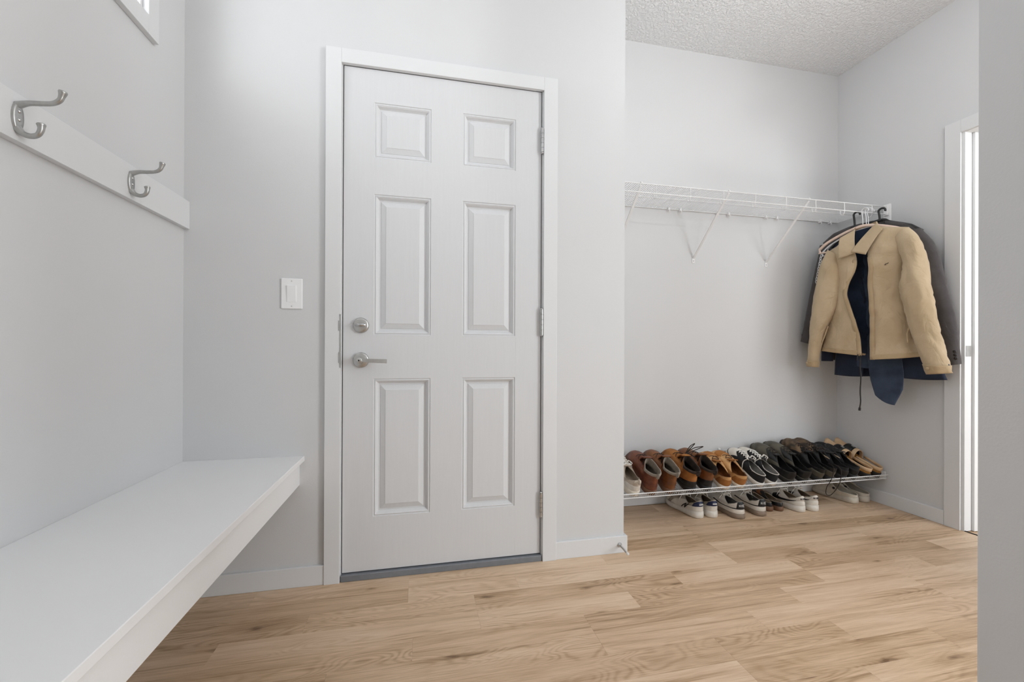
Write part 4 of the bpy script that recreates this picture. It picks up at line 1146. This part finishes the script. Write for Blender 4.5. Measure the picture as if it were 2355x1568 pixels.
for nm, f, sg in (('zip_tape', el, -1), ('zip_tape', er, 1)):
    vs_ = [.24 + .76 * i_ / 30 for i_ in range(31)]
    mb = MB(); mb.grid([[J.p(*along(f, v, sg, .003)), J.p(along(f, v, sg, 0)[0] + sg * .011, along(f, v, sg, .0035)[1], along(f, v, sg, 0)[2]), J.p(along(f, v, sg, 0)[0] + sg * .022, along(f, v, sg, .0032)[1], along(f, v, sg, 0)[2])] for v in vs_]); mb.build(nm, tan_dark, J.t, solid=.002)
    J.tube('zip_teeth', btn_m, [along(f, v, sg, .001) for v in vs_], .0016, 6)
J.tube('zip_pull', btn_m, [(.000, -.072, .905), (.000, -.078, .890), (-.001, -.078, .872)], .003, 6)
J.tube('chest_mark', btn_m, [(.112, -.058, 1.4005), (.117, -.0585, 1.406), (.124, -.0585, 1.4065), (.128, -.058, 1.411)], .0018, 6)
J.tube('pocket_welt', tan_dark, [(.212, -.046, 1.06), (.203, -.052, 1.02), (.206, -.052, .97)], .004, 6)
J.tube('pocket_welt', tan_dark, [(-.155, -.04, 1.075), (-.168, -.045, 1.02), (-.185, -.042, .975)], .004, 6)
for q in ((-.252, -.070, .848), (.288, -.092, .838)):
    MB().lathe([(.0001, .002), (.006, .0018), (.0075, 0)], J.p(*q), (0, -1, 0), 14).build('cuff_button', tan_dark, J.t)
# long dark drawcord of the jacket
J.tube('drawcord', btn_m, smooth_pts([(.012, -.068, .90), (.010, -.070, .84), (.014, -.070, .78), (.011, -.070, .70), (.013, -.070, .64), (.009, -.070, .60)], 5), .0035, 6)
J.tube('cord_stop', btn_m, [(.009, -.070, .602), (.008, -.070, .590), (.008, -.070, .585)], .006, 8)

# --- navy denim trousers folded behind the khaki jacket
Tr = Coat('denim_trousers', 'faded navy denim trousers with one leg hanging below the khaki jacket', 'trousers', (3.430, .185), 20, .62)
def trouser_leg(name, top, bot_l, bot_r, dep, seed):
    rows = []
    for j in range(30):
        v = j / 29; row = []
        for i_ in range(24):
            th = 2 * math.pi * i_ / 24; t = (1 - math.cos(th)) / 2
            a = lerp(interp(*bot_l[0], v), interp(*bot_l[1], v), t)
            zb = lerp(bot_r[0], bot_r[1], t) - .012 * math.sin(math.pi * t); z = lerp(top, zb, v)
            row.append(Tr.p(a, dep + .008 * math.sin(th) + fold(a, z, seed, .006), z))
        rows.append(row)
    mb = MB(); mb.grid(rows, True); mb.cap(rows[0], True); mb.cap(rows[-1]); return mb.build(name, denim_m, Tr.t)
trouser_leg('trouser_leg', 1.50, (([0, .5, .8, .9, 1], [-.03, .0, .012, .022, .042]), ([0, .5, .8, .9, 1], [.10, .14, .166, .162, .128])), (.672, .622), -.004, 31)
trouser_leg('trouser_leg', 1.50, (([0, 1], [-.07, -.055]), ([0, 1], [.05, .055])), (.84, .83), .008, 37)

# --- two blazers behind
def blazer(name, label, c, phi, m, ztop, hem, sl_, sr_, sleeves, seed, B=.022):
    G = Coat(name, label, 'blazer', c, phi, hem)
    zt_ = lambda a: interp(*ztop, a)
    zh_ = lambda a: hem + .004 * math.sin(a * 20)
    a_ = lambda v: interp(*sl_, v); b_ = lambda v: interp(*sr_, v)
    mid = lambda v: (a_(v) + b_(v)) / 2
    e0 = lambda v: interp([0, .1, .5, 1], [-.05, -.045, .006, -.02], v)
    e1 = lambda v: interp([0, .1, .5, 1], [.06, .055, .008, .03], v)
    G.body('body', m, zt_, zh_, a_, b_, e0, e1, B, seed, .006)
    for st_ in sleeves: G.sleeve(m, st_, seed + st_[0][0], .05)
    G.sheet('lapel', m, [[(-.055, -.012, 1.62), (-.06, -.028, 1.45), (-.01, -.030, 1.2)], [(-.03, -.006, 1.66), (-.025, -.034, 1.45), (0, -.030, 1.22)]], 6, seed, .001, .004)
    G.sheet('lapel', m, [[(.065, -.012, 1.62), (.07, -.028, 1.45), (.02, -.030, 1.2)], [(.04, -.006, 1.66), (.035, -.034, 1.45), (.01, -.030, 1.22)]], 6, seed, .001, .004)
    return G
N1 = blazer('navy_blazer', 'dark navy blazer whose long hem shows below the khaki jacket', (3.455, .192), 20, navy_wool,
            ([-.22, -.1, 0, .1, .22], [1.56, 1.63, 1.655, 1.63, 1.57]), .775, ([0, .2, .6, 1], [-.19, -.175, -.15, -.165]), ([0, .2, .6, 1], [.19, .18, .22, .325]),
            [[(-.20, 1.57, -.13, 1.52, .0, .03), (-.225, 1.4, -.14, 1.38, .0, .03), (-.235, 1.15, -.155, 1.15, .0, .028), (-.232, .86, -.172, .86, .0, .022)],
             [(.205, 1.57, .13, 1.52, .0, .03), (.235, 1.4, .15, 1.38, .0, .03), (.265, 1.15, .18, 1.15, .0, .028), (.300, .86, .235, .86, .0, .022)]], 51, .016)
G1 = blazer('charcoal_blazer', 'charcoal wool blazer hanging rearmost, its long sleeve beside the doorway', (3.485, .195), 20, grey_wool,
            ([-.27, -.19, -.107, 0, .10, .173, .24], [1.600, 1.666, 1.690, 1.70, 1.668, 1.636, 1.575]), .865, ([0, .15, .6, 1], [-.245, -.22, -.21, -.23]), ([0, .15, .6, 1], [.22, .20, .20, .22]),
            [[(-.262, 1.606, -.15, 1.60, .0, .018), (-.258, 1.50, -.17, 1.47, -.05, .024), (-.290, 1.27, -.20, 1.25, -.075, .024), (-.314, 1.10, -.245, 1.10, -.085, .024), (-.332, .985, -.276, .968, -.088, .022)],
             [(.213, 1.60, .12, 1.60, -.01, .020), (.272, 1.49, .17, 1.47, -.035, .030), (.315, 1.30, .22, 1.27, -.045, .030), (.345, 1.12, .26, 1.10, -.045, .030), (.362, .97, .295, .96, -.046, .028), (.370, .862, .318, .852, -.046, .024)]], 61, .018)
for i_ in range(3):
    MB().lathe([(.0001, .004), (.006, .0035), (.0075, 0)], G1.p(.350 + .002 * i_, -.070, .925 - .017 * i_), (0.1, -1, 0), 14).build('sleeve_button', btn_m, G1.t)

# --- hangers
hanger('blush plastic hanger holding the khaki jacket', (3.385, .170), 20, pink_plastic, .215, 1.652, .095, .0065, clear_wire, hr=.0022)
hanger('white plastic hanger slung empty inside the khaki jacket', (3.400, .176), 20, clear_wire, .205, 1.640, .10, .0035, hr=.0022, hs=.012)
hanger('white wire hanger holding the denim trousers', (3.430, .185), 20, clear_wire, .19, 1.655, .09, .0026, hs=.01)
hanger('black plastic hanger holding the navy blazer', (3.455, .192), 20, blk_plastic, .18, 1.672, .10, .006, hs=-.064, hr=.0055, zt=1.762)
hanger('black plastic hanger holding the charcoal blazer', (3.485, .195), 20, blk_plastic, .20, 1.690, .09, .006, hs=.036, hr=.0055, zt=1.760)
# --- small chain dangling by the khaki sleeve
ch = empty('chain', (3.30, .350, 1.515)); tag(ch, 'pale metal chain dangling behind the left khaki sleeve', 'chain')
for i_ in range(11):
    mb = MB(); pts = []
    for k in range(13):
        a = 2 * math.pi * k / 12
        q = (.0055 * math.cos(a), .0105 * math.sin(a))
        off_ = (0, .0033 * i_, -.0155 * i_)
        pts.append((off_[0] + (q[0] if i_ % 2 else .001), off_[1] + (0.001 if i_ % 2 else q[0]), off_[2] + q[1]))
    mb.tube(pts, .0016, 6, cap=False).build('link', clear_wire, ch)
